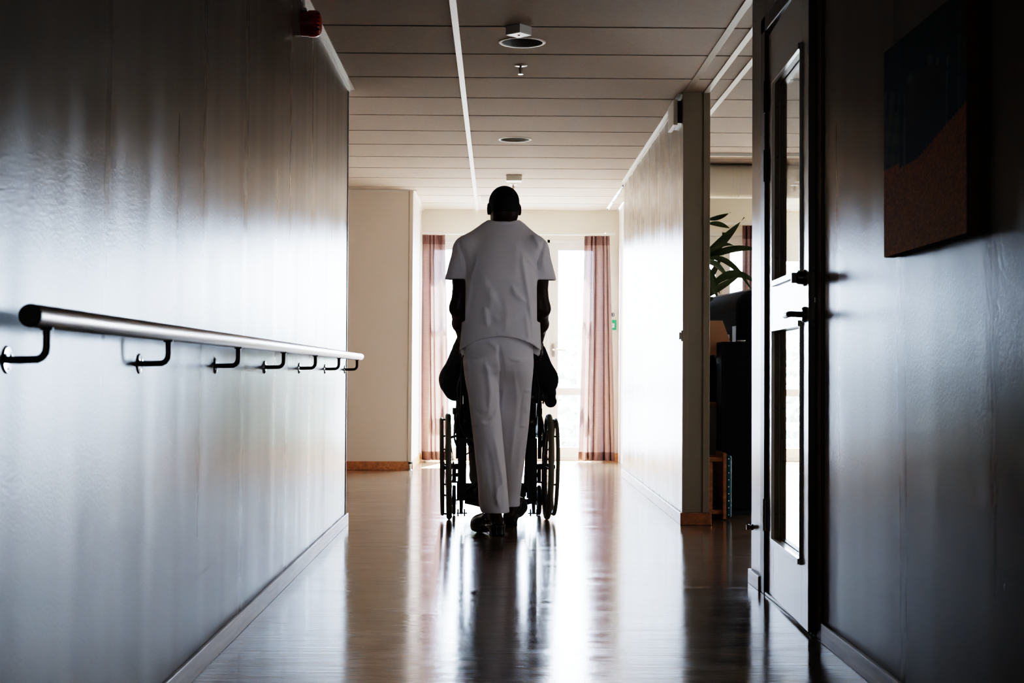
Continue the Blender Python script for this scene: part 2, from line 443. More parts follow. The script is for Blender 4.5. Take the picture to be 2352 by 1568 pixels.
def wall_with_hole(name, x0, x1, y, hx0, hx1, hz0, hz1, m, t=.10):
    b = []
    if hx0 > x0: b.append(((x0, y, 0), (hx0, y+t, CH+.02)))
    if hx1 < x1: b.append(((hx1, y, 0), (x1, y+t, CH+.02)))
    b.append(((hx0, y, hz1), (hx1, y+t, CH+.02)))
    if hz0 > 0: b.append(((hx0, y, 0), (hx1, y+t, hz0)))
    return struct(name, B(*b), m)
wall_with_hole('wall_back', -.727, 1.17, YB, -.70, 1.04, 0, 2.125, M['wallback'])
wall_with_hole('wall_back_room', 2.22, 5.0, YB, 2.5, 4.7, 0, 2.125, M['wallback'])
wall_with_hole('wall_room_recess', 1.182, 2.22, 12.05, 1.24, 2.14, .10, 2.00, M['wallback'])
struct('wall_room_recess_side', B(((2.15, 12.15, 0), (2.22, YB+.1, CH+.02))), M['wallback'])
struct('baseboard_back', B(((1.04, YB-.014, 0), (1.17, YB, .075))), M['wood'], bevel=.002)
struct('baseboard_room_back', B(((2.22, YB-.014, 0), (2.5, YB, .075)), ((4.7, YB-.014, 0), (5.0, YB, .075))), M['wood'], bevel=.002)

def glazed(name, kind_y, x0, x1, z0, z1, rails, stile, m=M['tbar'], y=YB):
    """one glazed leaf: stiles, rails and panes (rails = list of (za, zb))"""
    ya, yb = y+.02, y+.075
    f = MB(); f.box((x0, ya, z0), (x0+stile, yb, z1)); f.box((x1-stile, ya, z0), (x1, yb, z1))
    for a, b in rails: f.box((x0+stile, ya, a), (x1-stile, yb, b))
    root = struct(name, f, m, bevel=.004)
    rr = sorted(rails)
    for (a, b), (c, d) in zip(rr[:-1], rr[1:]):
        g = MB().box((x0+stile-.004, ya+.024, b-.004), (x1-stile+.004, ya+.030, c+.004))
        obj('pane', g, M['glass'], root)
    return root
R3 = [(.03, .130), (.627, .702), (2.022, 2.09)]
fm = MB()
for x in (-.70, -.115, .480, 1.01): fm.box((x, YB+.0, .0), (x+.03 if x > -.5 else x+.03, YB+.085, 2.125))
fm.box((-.70, YB, 2.09), (1.04, YB+.085, 2.125)); fm.box((-.70, YB, 0), (1.04, YB+.085, .03))
struct('trim_7', fm, M['tbar'], bevel=.003)
w1 = glazed('window_1', 0, -.67, -.115, .03, 2.09, R3, .06)
d2 = glazed('door_2', 0, -.085, .480, .03, 2.09, R3, .085)
d3 = glazed('door_3', 0, .510, 1.01, .03, 2.09, R3, .082)
hb = MB(); hb.box((.530, YB+.006, .995), (.560, YB+.02, 1.125)); obj('handle_plate', hb, M['steel'], d3, bevel=.003)
hb = MB(); hb.tube([(.545, YB+.01, 1.065), (.545, YB-.04, 1.065), (.565, YB-.05, 1.065), (.665, YB-.05, 1.06)], .009); obj('handle', hb, M['steel'], d3, smooth=True)
fm = MB()
for x in (2.5, 3.55, 4.67): fm.box((x, YB, 0), (x+.03, YB+.085, 2.125))
fm.box((2.5, YB, 2.05), (4.7, YB+.085, 2.125)); fm.box((2.5, YB, 0), (4.7, YB+.085, .03))
struct('trim_8', fm, M['tbar'], bevel=.003)
R4 = [(.03, .130), (.627, .702), (1.93, 2.05)]
glazed('door_4', 0, 2.53, 3.55, .03, 2.05, R4, .09)
glazed('window_2', 0, 3.58, 4.67, .03, 2.05, R4, .07)
fm = MB()
for x in (1.24, 1.84, 2.11): fm.box((x, 12.05, .10), (x+.03, 12.135, 2.0))
fm.box((1.24, 12.05, 1.97), (2.14, 12.135, 2.0)); fm.box((1.24, 12.03, .08), (2.14, 12.135, .115))
struct('trim_9', fm, M['tbar'], bevel=.003)
R5 = [(.115, .19), (1.885, 1.97)]
glazed('window_3', 0, 1.27, 1.84, .115, 1.97, R5, .05, y=12.05)
glazed('window_4', 0, 1.87, 2.11, .115, 1.97, R5, .04, y=12.05)

# ceiling: slat panels across the corridor, split by lengthwise bars
xs = [-3.2, -.207, -.182, 1.040, 1.066, 1.150, 1.175, 1.262, 1.287, 5.0]
cm = MB()
lights = [(.112, 6.983), (.115, 9.893)]
for k in range(-17, 14):
    y0 = 6.680+.579*k; y1 = y0+.579-.022
    y0 = max(y0, Y0); y1 = min(y1, YB)
    if y1-y0 < .02: continue
    for i in range(0, len(xs)-1, 2):
        x0, x1 = xs[i], xs[i+1]
        hole = [l for l in lights if x0 < l[0] < x1 and y0 < l[1] < y1]
        if not hole: cm.box((x0, y0, CH), (x1, y1, CH+.018)); continue
        cx, cy = hole[0]; n = 48; vs = []; fs = []
        for q in range(n):
            a = 2*PI*q/n; u, w = math.cos(a), math.sin(a)
            vs.append((cx+.100*u, cy+.100*w, CH)); s = .14/max(abs(u), abs(w)); vs.append((cx+u*s, cy+w*s, CH))
        for q in range(n): r = (q+1) % n; fs.append((2*q, 2*r, 2*r+1, 2*q+1))
        cm.add(vs, fs)
        for a, b in (((x0, y0), (cx-.14, y1)), ((cx+.14, y0), (x1, y1)), ((cx-.14, y0), (cx+.14, cy-.14)), ((cx-.14, cy+.14), (cx+.14, y1))):
            cm.box((*a, CH), (*b, CH+.018))
ceil = struct('ceiling', cm, M['ceil'])
bk = MB(); bk.box((-3.3, Y0-.1, CH+.20), (5.1, YB+.1, CH+.26)); obj('void', bk, M['dark'], ceil)
bk = MB()
for k in range(-17, 15):
    y = 6.680+.579*k-.011; bk.box((-3.2, y-.02, CH+.0185), (5.0, y+.02, CH+.024))
obj('shadow_gap', bk, M['dark'], ceil)
n_ = 10
for x0, x1, m in ((-.210, -.180, M['tbar']), (1.036, 1.070, M['column']), (1.147, 1.178, M['tbar']), (1.259, 1.290, M['tbar'])):
    ya = Y0 if x0 < .5 or x0 > 1.1 else 4.0
    struct('trim_%d' % n_, B(((x0, Y0, CH-.004), (x1, YB-.02, CH+.019))) if not (1.0 < x0 < 1.2) else B(((x0, 5.92, CH-.004), (x1, 8.2, CH+.019))), m, bevel=.001); n_ += 1
def angle_trim(x0, x1, y0, y1, wallx):
    global n_
    m = MB(); m.box((x0, y0, CH-.006), (x1, y1, CH-.001)); lo, hi = (wallx, wallx+.003) if wallx < .5 else (wallx-.003, wallx)
    m.box((lo, y0, CH-.030), (hi, y1, CH-.001))
    struct('trim_%d' % n_, m, M['tbar']); n_ += 1
angle_trim(XL, XL+.026, Y0, 8.17, XL)
angle_trim(XR-.024, XR, 8.22, 12.05, XR)
angle_trim(-.727, -.703, 12.69, YB, -.727)
struct('trim_%d' % n_, B(((-3.2, 12.676, CH-.006), (-.70, 12.70, CH-.001))), M['tbar']); n_ += 1

# ------------------------------------------------------------------ the glazed door standing slightly open
d1 = bpy.data.objects.new('door_1', None); COL.objects.link(d1); d1['kind'] = 'structure'
d1.location = (1.03, 5.59, 0); d1.rotation_euler = (0, 0, math.radians(-2.1)); ORG['door_1'] = Vector((0,0,0))
T_ = .045; LW = .872
lf = MB()
lf.box((0, -.138, .012), (T_, 0, 2.125)); lf.box((0, -LW, .012), (T_, -.752, 2.125))
for a, b in ((.012, .222), (1.0, 1.17), (1.918, 2.125)): lf.box((0, -.752, a), (T_, -.138, b))
obj('leaf', lf, M['doorpaint'], d1, bevel=.0015)
eb = MB().box((.0008, -LW-.0012, .012), (T_-.0005, -LW+.001, 2.125)); obj('edge_band', eb, M['doorwood'], d1)
for za, zb in ((.222, 1.0), (1.17, 1.918)):
    b = MB()
    b.box((-.008, -.752, za-.012), (.002, -.742, zb+.012)); b.box((-.010, -.146, za), (.002, -.132, zb))
    b.box((-.012, -.740, za-.012), (.002, -.146, za+.008)); b.box((-.012, -.740, zb-.008), (.002, -.146, zb+.012))
    bead = obj('glazing_bead', b, M['doorpaint'], d1, bevel=.001)
    r = MB()
    for x0, x1 in ((.001, .019), (.026, .046)):
        r.box((x0, -.145, za), (x1, -.136, zb)); r.box((x0, -.754, za), (x1, -.748, zb)); r.box((x0, -.748, za), (x1, -.145, za+.008)); r.box((x0, -.748, zb-.008), (x1, -.145, zb))
    obj('reveal', r, M['doorwood'] if False else mat('stained_wood_reveal', (.20, .125, .05), .45, var=(1., .25, (40, 40, 3))), bead)
    for i in range(4):
        z = za+(zb-za)*(i+.5)/4
        for x in (.010, .036): obj('screw', MB().lathe([(0, -.1465), (.004, -.1465), (.004, -.144)], (x, 0, z), 'y', 10), M['darksteel'], bead)
    g = MB().box((.020, -.750, za), (.025, -.140, zb)); obj('pane', g, M['glass'], d1)
# lock furniture
lp = MB(); lp.box((.010, -LW-.0035, 1.0), (.034, -LW-.001, 1.17)); lp.lathe([(.012, -LW-.0035), (.012, -LW-.001)], (.022, 0, 1.17), 'y', 20); lp.lathe([(.012, -LW-.0035), (.012, -LW-.001)], (.022, 0, 1.0), 'y', 20)
plate = obj('lock_plate', lp, M['darksteel'], d1)
obj('latch_bolt', MB().box((.015, -LW-.011, 1.062), (.029, -LW-.003, 1.082)), M['steel'], plate, bevel=.002)
lv = MB(); lv.lathe([(0, -.012), (.020, -.012), (.026, -.006), (.026, 0)], (0, -.812, 1.028), 'x', 28)
lever = obj('lever_rose', lv, M['darksteel'], d1, smooth='auto')
lv = MB(); lv.tube([(-.005, -.812, 1.028), (-.036, -.812, 1.029), (-.046, -.803, 1.030), (-.048, -.78, 1.030), (-.047, -.695, 1.028), (-.040, -.684, 1.027)], [.010, .010, .0105, .0105, .009, .007], 14)
obj('lever', lv, M['darksteel'], lever, smooth=True)
tt = MB(); tt.lathe([(0, -.030), (.013, -.030), (.020, -.026), (.022, -.008), (.027, -.006), (.027, 0)], (0, -.812, 1.147), 'x', 28); tt.box((-.045, -.818, 1.130), (-.028, -.806, 1.164))
obj('thumb_turn', tt, M['darksteel'], d1, smooth='auto')
for z in (1.89, 1.628, .302):
    h = MB(); h.lathe([(.0, -.062), (.009, -.060), (.009, .060), (0, .062)], (-.009, .008, z), 'z', 16); h.box((-.004, -.030, z-.058), (.001, .004, z+.058)); h.box((-.006, .006, z-.058), (-.003, .03, z+.058))
    obj('hinge', h, M['steel'] if z < 1 else M['darksteel'], d1, smooth='auto')
obj('drop_seal', MB().box((.012, -LW+.005, .004), (.032, -.01, .013)), M['rubber'], d1)

# ------------------------------------------------------------------ outside
struct('ground', B(((-30, YB+2.4, -3.1), (30, 60, -3.0))), M['ground'])
struct('balcony_floor', B(((-1.0, YB+.1, -.16), (5.0, 16.2, -.03))), M['concrete'])
rl = thing('balcony_railing', 'pale metal balcony railing with flat horizontal rails beyond the glazed doors', 'railing', (1.5, 16.0, -.03))
for z in (1.10, .90, .70, .50, .30, .12):
    obj('rail', MB().box((-1.0, 15.98, z-.018), (5.0, 16.02, z+.018)), M['tbar'], rl, bevel=.004)
for x in (-.95, .9, 2.75, 4.95):
    obj('post', MB().box((x-.02, 16.02, -.03), (x+.02, 16.06, 1.10)), M['tbar'], rl, bevel=.004)
def tree(x, y, h, r, label, seed):
    rg = random.Random(seed)
    root = thing('tree', label, 'tree', (x, y, -3.0), group='trees beyond the balcony')
    t = MB(); t.tube([(x, y, -3.0), (x+.1, y, -3+h*.4), (x, y+.1, -3+h*.8)], [.18, .13, .05], 9); obj('trunk', t, M['wood'], root, smooth=True)
    c = MB()
    for i in range(1500):
        a, b = rg.random()*2*PI, math.acos(2*rg.random()-1); q = r*(.55+.5*rg.random())
        p = Vector((x+q*math.sin(b)*math.cos(a), y+q*math.sin(b)*math.sin(a), -3+h*.62+q*1.25*math.cos(b)))
        d = Vector((rg.uniform(-1,1), rg.uniform(-1,1), rg.uniform(-1,1))).normalized(); e = d.orthogonal().normalized(); s = rg.uniform(.14, .3)
        c.add([p-d*s, p+e*s*.5, p+d*s, p-e*s*.5], [(0,1,2,3)])
    obj('crown', c, M['tree'], root)
tree(1.9, 33, 4.6, 1.7, 'pale sunlit tree seen low through the balcony door beside the right curtain', 1)
tree(4.6, 38, 4.9, 1.9, 'broader pale tree outside, farther right behind the partition', 2)
tree(8.0, 34, 4.5, 1.8, 'pale tree outside seen through the lower pane of the glazed corridor door', 3)
tree(-1.2, 35, 4.3, 1.7, 'pale tree outside behind the left curtain', 4)

# ================================================================== FIXTURES
# handrail
hr = thing('handrail', 'round brushed steel handrail on seven angled brackets along the left wall', 'handrail', (XL, 5.3, .85))
m = MB(); ys = [2.392+.001, 8.19]
m.tube([(-.755, 2.396, .9205), (-.755, 2.402, .9205), (-.755, 8.180, .9205), (-.755, 8.190, .9205)], [.0185, .0195, .0195, .016], 28)
rail = obj('rail', m, M['steel'], hr, smooth='auto')
m = MB(); m.lathe([(0, 2.391), (.0165, 2.391), (.0192, 2.394), (.0192, 2.399)], (-.755, 0, .9205), 'y', 28); obj('end_cap', m, M['darksteel'], rail, smooth='auto', )
for i in range(7):
    y = 2.484+.9182*i
    m = MB(); m.tube([(-.755, y, .903), (-.755, y, .872), (-.7565, y, .862), (-.762, y, .854), (-.770, y, .850), (-.80, y, .849), (XL+.004, y, .849)], .0068, 12)
    m.lathe([(.011, .899), (.011, .9035)], (-.755, y, 0), 'z', 16)
    b = obj('bracket', m, M['darksteel'], hr, smooth='auto')
    m = MB(); m.lathe([(0, XL+.0045), (.021, XL+.004), (.024, XL+.001), (.024, XL)], (0, y, .849), 'x', 28)
    for a in (.5, 2.6, 4.7): m.lathe([(0, XL+.0065), (.0035, XL+.006), (.0035, XL+.003)], (0, y+.015*math.cos(a), .849+.015*math.sin(a)), 'x', 8)
    obj('flange', m, M['chrome'], b, smooth='auto')

# red sounder high on the left wall
al = thing('fire_alarm_sounder', 'dark red fire alarm sounder high on the left wall at the ceiling edge', 'alarm', (XL, 6.15, 2.24))
m = MB(); m.lathe([(.052, XL-.002), (.052, XL+.035)], (0, 6.15, 2.288), 'x', 32)
obj('base', m, M['red'], al, smooth='auto')
m = MB(); m.lathe([(.056, XL+.030), (.056, XL+.052), (.054, XL+.066), (.046, XL+.076), (.030, XL+.081), (0, XL+.082)], (0, 6.15, 2.288), 'x', 36)
hd = obj('horn', m, M['red'], al, smooth='auto')
m = MB()
for q in range(5):
    a = -.5+.25*q; m.box((XL+.068, 6.15-.05, 2.288+.04*a*1.6-.003), (XL+.078, 6.15-.034, 2.288+.04*a*1.6+.003))
obj('grille_slot', m, M['dark'], hd)
m = MB(); m.box((XL, 6.13, 2.338), (XL+.020, 6.17, 2.352)); m.tube([(XL+.008, 6.14, 2.345), (XL+.008, 6.14, CH)], .007, 10)
obj('conduit', m, M['tbar'], al)

# ceiling lights, detectors, sprinklers
def downlight(x, y, label):
    t = thing('downlight', label, 'ceiling light', (x, y, CH), group='recessed ceiling lights')
    m = MB(); m.lathe([(.097, CH+.001), (.099, CH-.004), (.109, CH-.004), (.113, CH-.001), (.113, CH)], (x, y, 0), 'z', 48, lids=False); obj('trim_ring', m, M['plastic'], t, smooth='auto')
    m = MB(); m.lathe([(.099, CH), (.093, CH+.03), (.080, CH+.07), (.060, CH+.10), (.040, CH+.112)], (x, y, 0), 'z', 48, lids=False); obj('reflector', m, M['reflector'], t, smooth=True)
    m = MB(); m.lathe([(0, CH+.106), (.034, CH+.107), (.040, CH+.113)], (x, y, 0), 'z', 32); obj('lamp', m, M['plastic'], t, smooth=True)
downlight(*lights[0], 'nearer recessed round ceiling light, just behind the square detector with a red lens')
downlight(*lights[1], 'farther recessed round ceiling light, above and ahead of the walking caregiver')
def detector(x, y, s, hh, rot, label, lens):
    t = local_thing('ceiling_detector', label, 'detector', (x, y, CH), rot, group='square ceiling detectors')
    obj('housing', MB().box((-s, -s, -hh+.004), (s, s, 0)), M['plastic'], t, bevel=.002, local=True)
    c = obj('cover', MB().box((-s*.96, -s*.96, -hh), (s*.96, s*.96, -hh+.004)), M['tbar'], t, local=True)
    m = MB(); m.lathe([(0, -hh-.003), (.005, -hh-.002), (.006, -hh)], (0, 0, 0), 'z', 12); obj('lens', m, M['red'] if lens else M['plastic'], c, local=True)
detector(.092, 6.665, .042, .040, PI/4+.06, 'square white ceiling detector turned cornerwise with a small red lens', True)
detector(.130, 11.72, .062, .045, 0, 'square white ceiling detector above the caregiver\'s head', False)
def sprinkler(x, y, label):
    t = thing('sprinkler', label, 'sprinkler', (x, y, CH), group='ceiling sprinklers')
    m = MB(); m.lathe([(.012, CH-.007), (.030, CH-.005), (.034, CH-.001), (.034, CH)], (x, y, 0), 'z', 28); obj('ceiling_plate', m, M['chrome'], t, smooth='auto')
    m = MB(); m.lathe([(.007, CH-.006), (.006, CH-.02), (.004, CH-.044)], (x, y, 0), 'z', 12)
    for s in (-1, 1): m.tube([(x+s*.008, y, CH-.012), (x+s*.006, y, CH-.026), (x+s*.003, y, CH-.043)], .0022, 8)
    b = obj('body', m, M['steel'], t, smooth='auto')
    m = MB(); m.lathe([(0, CH-.0475), (.013, CH-.047), (.0135, CH-.0455), (0, CH-.044)], (x, y, 0), 'z', 20); obj('deflector', m, M['chrome'], b, smooth='auto')
sprinkler(.114, 7.508, 'small chrome sprinkler hanging from the ceiling, nearer one in front of the caregiver')
sprinkler(.130, 12.25, 'small pale sprinkler hanging behind the far square detector above the head')
m = MB(); m.box((-.155, 13.02, CH-.006), (.06, 13.36, CH-.002))
vg = thing('air_vent', 'pale ceiling air vent grille near the far windows, left of the head', 'vent', (-.05, 13.2, CH-.006))
obj('frame', MB().box((-.16, 13.00, CH-.007), (.07, 13.40, CH-.001)), M['plastic'], vg, bevel=.002)
m = MB()
for i in range(14): m.box((-.15, 13.02+.0265*i, CH-.012), (.06, 13.03+.0265*i, CH-.006))
obj('slat', m, M['wallx'], vg)
# door-release box and switch on the partition
bx = thing('wall_box', 'white box mounted high on the partition under the ceiling trim', 'box', (XR, 8.36, 2.23))
obj('back_plate', MB().box((1.008, 8.26, 2.245), (XR, 8.50, 2.37)), M['black'], bx)
obj('cover', MB().box((.984, 8.245, 2.232), (1.008, 8.515, 2.376)), M['plastic'], bx, bevel=.003)
sw = thing('wall_switch', 'small steel wall switch at the near end of the bright partition', 'switch', (XR, 8.235, 1.02))
obj('plate', MB().box((XR-.006, 8.212, 1.018), (XR, 8.262, 1.078)), M['steel'], sw, bevel=.002)
obj('rocker', MB().box((XR-.016, 8.22, 1.028), (XR-.006, 8.25, 1.068)), M['plastic'], sw, bevel=.002)
# back wall plates beside the right curtain
tag(obj('light_switch', MB().box((1.085, YB-.012, 1.715), (1.130, YB, 1.765)), M['tbar'], bevel=.003), 'white square switch on the back wall beside the right curtain', 'switch')
sg = thing('exit_sign', 'small green and white emergency sign on the back wall beside the right curtain', 'sign', (1.105, YB, 1.255))
obj('panel', MB().box((1.055, YB-.006, 1.258), (1.150, YB, 1.355)), M['green'], sg)
m = MB(); m.box((1.10, YB-.0075, 1.280), (1.130, YB-.006, 1.322)); pw = obj('symbol', m, M['signwhite'], sg)
m = MB(); m.lathe([(0, YB-.009), (.005, YB-.009), (.005, YB-.007)], (1.112, 0, 1.302), 'y', 10); obj('dot', m, M['green'], pw)
kp = thing('key_switch', 'small dark key switch just above the green sign on the back wall', 'switch', (1.11, YB, 1.385))
obj('housing', MB().box((1.085, YB-.018, 1.388), (1.128, YB, 1.422)), M['black'], kp, bevel=.002)
m = MB(); m.box((1.111, YB-.0195, 1.394), (1.123, YB-.018, 1.402)); m.box((1.111, YB-.0195, 1.408), (1.123, YB-.018, 1.416)); obj('mark', m, M['signwhite'], kp)
# door stops
ds = thing('door_stop', 'small chrome floor door stop with black cap by the left block corner', 'door stop', (-.735, 12.66, 0))
m = MB(); m.lathe([(.020, 0), (.020, .006), (.012, .010), (.012, .058)], (-.735, 12.66, 0), 'z', 20); obj('post', m, M['chrome'], ds, smooth='auto')
m = MB(); m.lathe([(.016, .056), (.018, .062), (.016, .074), (0, .077)], (-.735, 12.66, 0), 'z', 20); obj('cap', m, M['rubber'], ds, smooth='auto')
ds = thing('door_stop', 'small brown wall door stop low on the post before the glazed door', 'door stop', (XN, 5.90, .224))
m = MB(); m.lathe([(.012, XN+.002), (.012, XN-.004), (.007, XN-.006), (.007, XN-.012)], (0, 5.90, .224), 'x', 16); obj('base', m, M['darksteel'], ds, smooth='auto')
m = MB(); m.lathe([(.010, XN-.011), (.012, XN-.016), (.010, XN-.024), (0, XN-.025)], (0, 5.90, .224), 'x', 16); obj('bumper', m, M['wood'], ds, smooth='auto')

# canvas on the near right wall
cv = thing('canvas_picture', 'unframed canvas picture of an autumn lawn, house and dark trees on the right wall', 'picture', (XN, 3.455, 1.135))
py0, py1, pz0, pz1 = 3.12, 3.79, 1.135, 1.665; pxf = .997
NU, NV = 150, 130
m = MB(); m.grid(lambda u, v: (pxf, py1+(py0-py1)*u, pz0+(pz1-pz0)*v), NU, NV)
fc = obj('canvas_front', m, M['wood'], cv)
def paint(u, v, rg=random.Random(3)):
    n = math.sin(u*37+v*21)*math.sin(u*19-v*43)
    hor = .40+.20*max(0, (u-.45))*1.2-.06*(1-min(1, u/.2)) if u > .22 else .42
    if v < hor:
        t = rg.random(); b = .55+.5*t; d = v/max(hor, .01)
        return (.92*b*(1-.15*d), (.36-.08*d)*b, .02*b)
    if u < .22 and v < .60+.10*math.sin(u*14): return (.10+.05*n, .11+.03*n, .03)                       # hedge
    if .30 < u < .78:
        roof = .78-abs(u-.50)*.22
        base = hor
        if v < base+.16: return (.014, .015, .016)                                                    # dark wall in shade
        if v < roof+.02: return (.06, .02, .014)                                                    # red-brown house
    for tx, w in ((.25, .028), (.86, .05), (.97, .03), (.05, .018)):
        if abs(u-tx-.01*math.sin(v*9)) < w: return (.008, .008, .007)                                   # trunks
    if v > .74+.07*n+.05*math.sin(u*23): q = .008+.016*rg.random(); return (q*1.1, q, q*.8)              # foliage
    if .24 < u < .33 and v < .62: return (.22, .20, .16)
    return (.10+.03*n, .095+.03*n, .08)
ca = fc.data.color_attributes.new('paint', 'FLOAT_COLOR', 'POINT')
for j in range(NV):
    for i in range(NU):
        u = i/(NU-1); v = j/(NV-1)
        ca.data[j*NU+i].color = (*[max(.004, c) for c in paint(u, v)], 1)
pm = bpy.data.materials.new('printed_canvas'); nt, N, L = nodes(pm)
o_ = N.new('ShaderNodeOutputMaterial'); p_ = N.new('ShaderNodeBsdfPrincipled'); a_ = N.new('ShaderNodeVertexColor'); a_.layer_name = 'paint'
p_.inputs['Roughness'].default_value = .75; p_.inputs['Specular IOR Level'].default_value = .03; L.new(a_.outputs[0], p_.inputs[0]); L.new(p_.outputs[0], o_.inputs[0])
fc.data.materials.clear(); fc.data.materials.append(pm)
obj('canvas_side', MB().box((pxf+.0005, py0, pz0), (XN, py1, pz1)), mat('canvas_side_print', (.14, .06, .02), .8, var=(25, .7, (1, 1, 1))), cv)

# curtains
def curtain(name, label, x0t, x1t, x0b, x1b, y, z0, z1, nf, seed, hem=.08, head=.09):
    rg = random.Random(seed); ph = [rg.uniform(0, 6.28) for _ in range(6)]
    def P(u, v, off=0):
        z = z0+(z1-z0)*v; e = (1-v)
        x = (x0t+(x1t-x0t)*u)*v+(x0b+(x1b-x0b)*u)*(1-v)
        w = min(1, .35+e*1.2)
        f = u*nf*.72+.28*math.sin(2*PI*u*1.7+ph[0])+.10*math.sin(e*2.1+ph[1]+u*5)
        d = .040*w*math.sin(2*PI*f)+.006*w*math.sin(2*PI*f*2.1+ph[2])
        if v > .94: d += .006*math.sin(2*PI*u*nf*2.5+ph[3])
        x += .012*w*math.cos(2*PI*f)
        return (x, y+d+off-.01, z)
    r = thing(name, label, 'curtain', ((x0b+x1b)/2, y, z0), group='mauve curtains')
    m = MB(); m.grid(lambda u, v: P(u, v), 120, 60); obj('panel', m, M['mauve'], r, smooth=True)
    m = MB(); m.grid(lambda u, v: P(u, v*hem/(z1-z0), -.003), 120, 4); obj('hem', m, M['mauvehem'], r, smooth=True)
    m = MB(); m.grid(lambda u, v: P(u, 1-head/(z1-z0)*(1-v), -.003), 120, 4); obj('heading_tape', m, M['mauvehem'], r, smooth=True)
curtain('curtain', 'mauve pleated curtain left of the caregiver beside the corner of the pale block', -.712, -.500, -.705, -.440, 14.06, .012, 2.150, 6.0, 4)
curtain('curtain', 'mauve pleated curtain right of the caregiver over the balcony door', .830, 1.066, .768, 1.120, 14.06, .012, 2.150, 6.4, 9)
curtain('curtain', 'mauve curtain glimpsed in the day room opening above the television', 1.985, 2.17, 1.965, 2.185, 11.95, .03, 2.045, 4.2, 12, head=.11)
def crail(x0, x1, y, z, label):
    t = thing('curtain_rail', label, 'curtain rail', ((x0+x1)/2, y, z))
    obj('track', MB().box((x0, y-.02, z), (x1, y+.02, z+.018)), M['tbar'], t, bevel=.002)
    for x in (x0+.19, (x0+x1)/2, x1-.19): obj('bracket', MB().box((x-.012, y-.01, z+.016), (x+.012, y+.17 if y > 13 else y+.105, z+.03)), M['plastic'], t)
crail(-.72, 1.12, 14.03, 2.155, 'white curtain track along the top of the balcony doors')
crail(1.22, 2.20, 11.95, 2.052, 'white curtain track over the day room window')
# ventilation duct in the day room ceiling
du = thing('ventilation_duct', 'round beige ventilation duct under the day room ceiling', 'duct', (3.0, 11.0, CH-.24))
m = MB(); m.lathe([(.125, 1.25), (.125, 4.98)], (0, 11.0, CH-.128), 'x', 40); dd = obj('pipe', m, M['wallback'], du, smooth='auto')
for x in (1.74, 1.80, 2.6, 3.4, 4.2): obj('seam', MB().lathe([(.127, x), (.128, x+.003), (.127, x+.006)], (0, 11.0, CH-.128), 'x', 40), M['plastic'], dd, smooth='auto')
obj('ceiling_strip', MB().box((1.25, 10.43, CH-.022), (4.98, 10.47, CH)), M['tbar'], du)

# ------------------------------------------------------------------ day room furniture seen in the gap
cb = thing('cabinet', 'tall narrow black cabinet standing in the day room opening', 'cabinet', (1.427, 8.85, 0))
obj('carcass', MB().box((1.352, 8.752, .03), (1.517, 8.945, 1.012)), M['blackgloss'], cb, bevel=.003)
obj('side_panel', MB().box((1.334, 8.745, .0), (1.352, 8.945, 1.018)), mat('black_side_laminate', (.02, .02, .024), .6, spec=.2), cb, bevel=.002)
obj('top_panel', MB().box((1.334, 8.745, 1.012), (1.519, 8.945, 1.028)), M['blackgloss'], cb, bevel=.003)
obj('plinth', MB().box((1.352, 8.765, 0), (1.51, 8.94, .03)), M['black'], cb)
tag(obj('dish', MB().lathe([(.0, 0), (.018, 0), (.027, .008), (.028, .011), (.024, .010), (0, .006)], (1.463, 8.83, 1.0285), 'z', 28), M['tbar'], smooth=True), 'small white dish on top of the black cabinet', 'dish')
sd = thing('sideboard', 'low grey white sideboard with an orange wooden top behind the black cabinet', 'sideboard', (1.45, 9.80, 0))
obj('carcass', MB().box((1.21, 9.00, .06), (1.66, 10.64, .634)), M['sideboard'], sd, bevel=.002)
obj('worktop', MB().box((1.20, 8.975, .634), (1.68, 10.66, .664)), M['wood'], sd, bevel=.003)
obj('plinth', MB().box((1.24, 9.03, 0), (1.62, 10.62, .06)), M['black'], sd)
for i in range(3):
    y = 9.02+.54*i; dr = obj('door', MB().box((1.66, y, .08), (1.678, y+.53, .625)), M['sideboard'], sd, bevel=.002)
    obj('handle', MB().tube([(1.678, y+.48, .5), (1.695, y+.48, .5), (1.695, y+.48, .4), (1.678, y+.48, .4)], .005, 8), M['steel'], dr)
lp_ = thing('table_lamp', 'table lamp with a beige tapered shade and black jug base on the sideboard', 'lamp', (1.338, 9.12, .664))
m = MB(); m.lathe([(.055, .664), (.062, .67), (.066, .72), (.067, .82), (.063, .86), (.045, .895), (.022, .91), (.018, .935), (.012, .94)], (1.338, 9.12, 0), 'z', 36); jb = obj('base', m, M['blackgloss'], lp_, smooth=True)
m = MB(); m.tube([(1.365, 9.09, .90), (1.388, 9.075, .915), (1.398, 9.07, .935)], .006, 8); m.lathe([(.008, .94), (.008, .99)], (1.338, 9.12, 0), 'z', 12); obj('socket', m, M['black'], lp_, smooth=True)
m = MB(); c0, c1 = .118, .050; zb, zt = .952, 1.165
def sq(s, z): return [(1.338-s, 9.12-s, z), (1.338+s, 9.12-s, z), (1.338+s, 9.12+s, z), (1.338-s, 9.12+s, z)]
m.add(sq(c0, zb)+sq(c1, zt), [(0,1,5,4), (1,2,6,5), (2,3,7,6), (3,0,4,7)]); obj('lamp_shade', m, M['shade'], lp_, solid=.004)
tv = local_thing('television', 'dark grey flat television seen from behind on the sideboard', 'television', (1.56, 9.80, .664), math.radians(6))
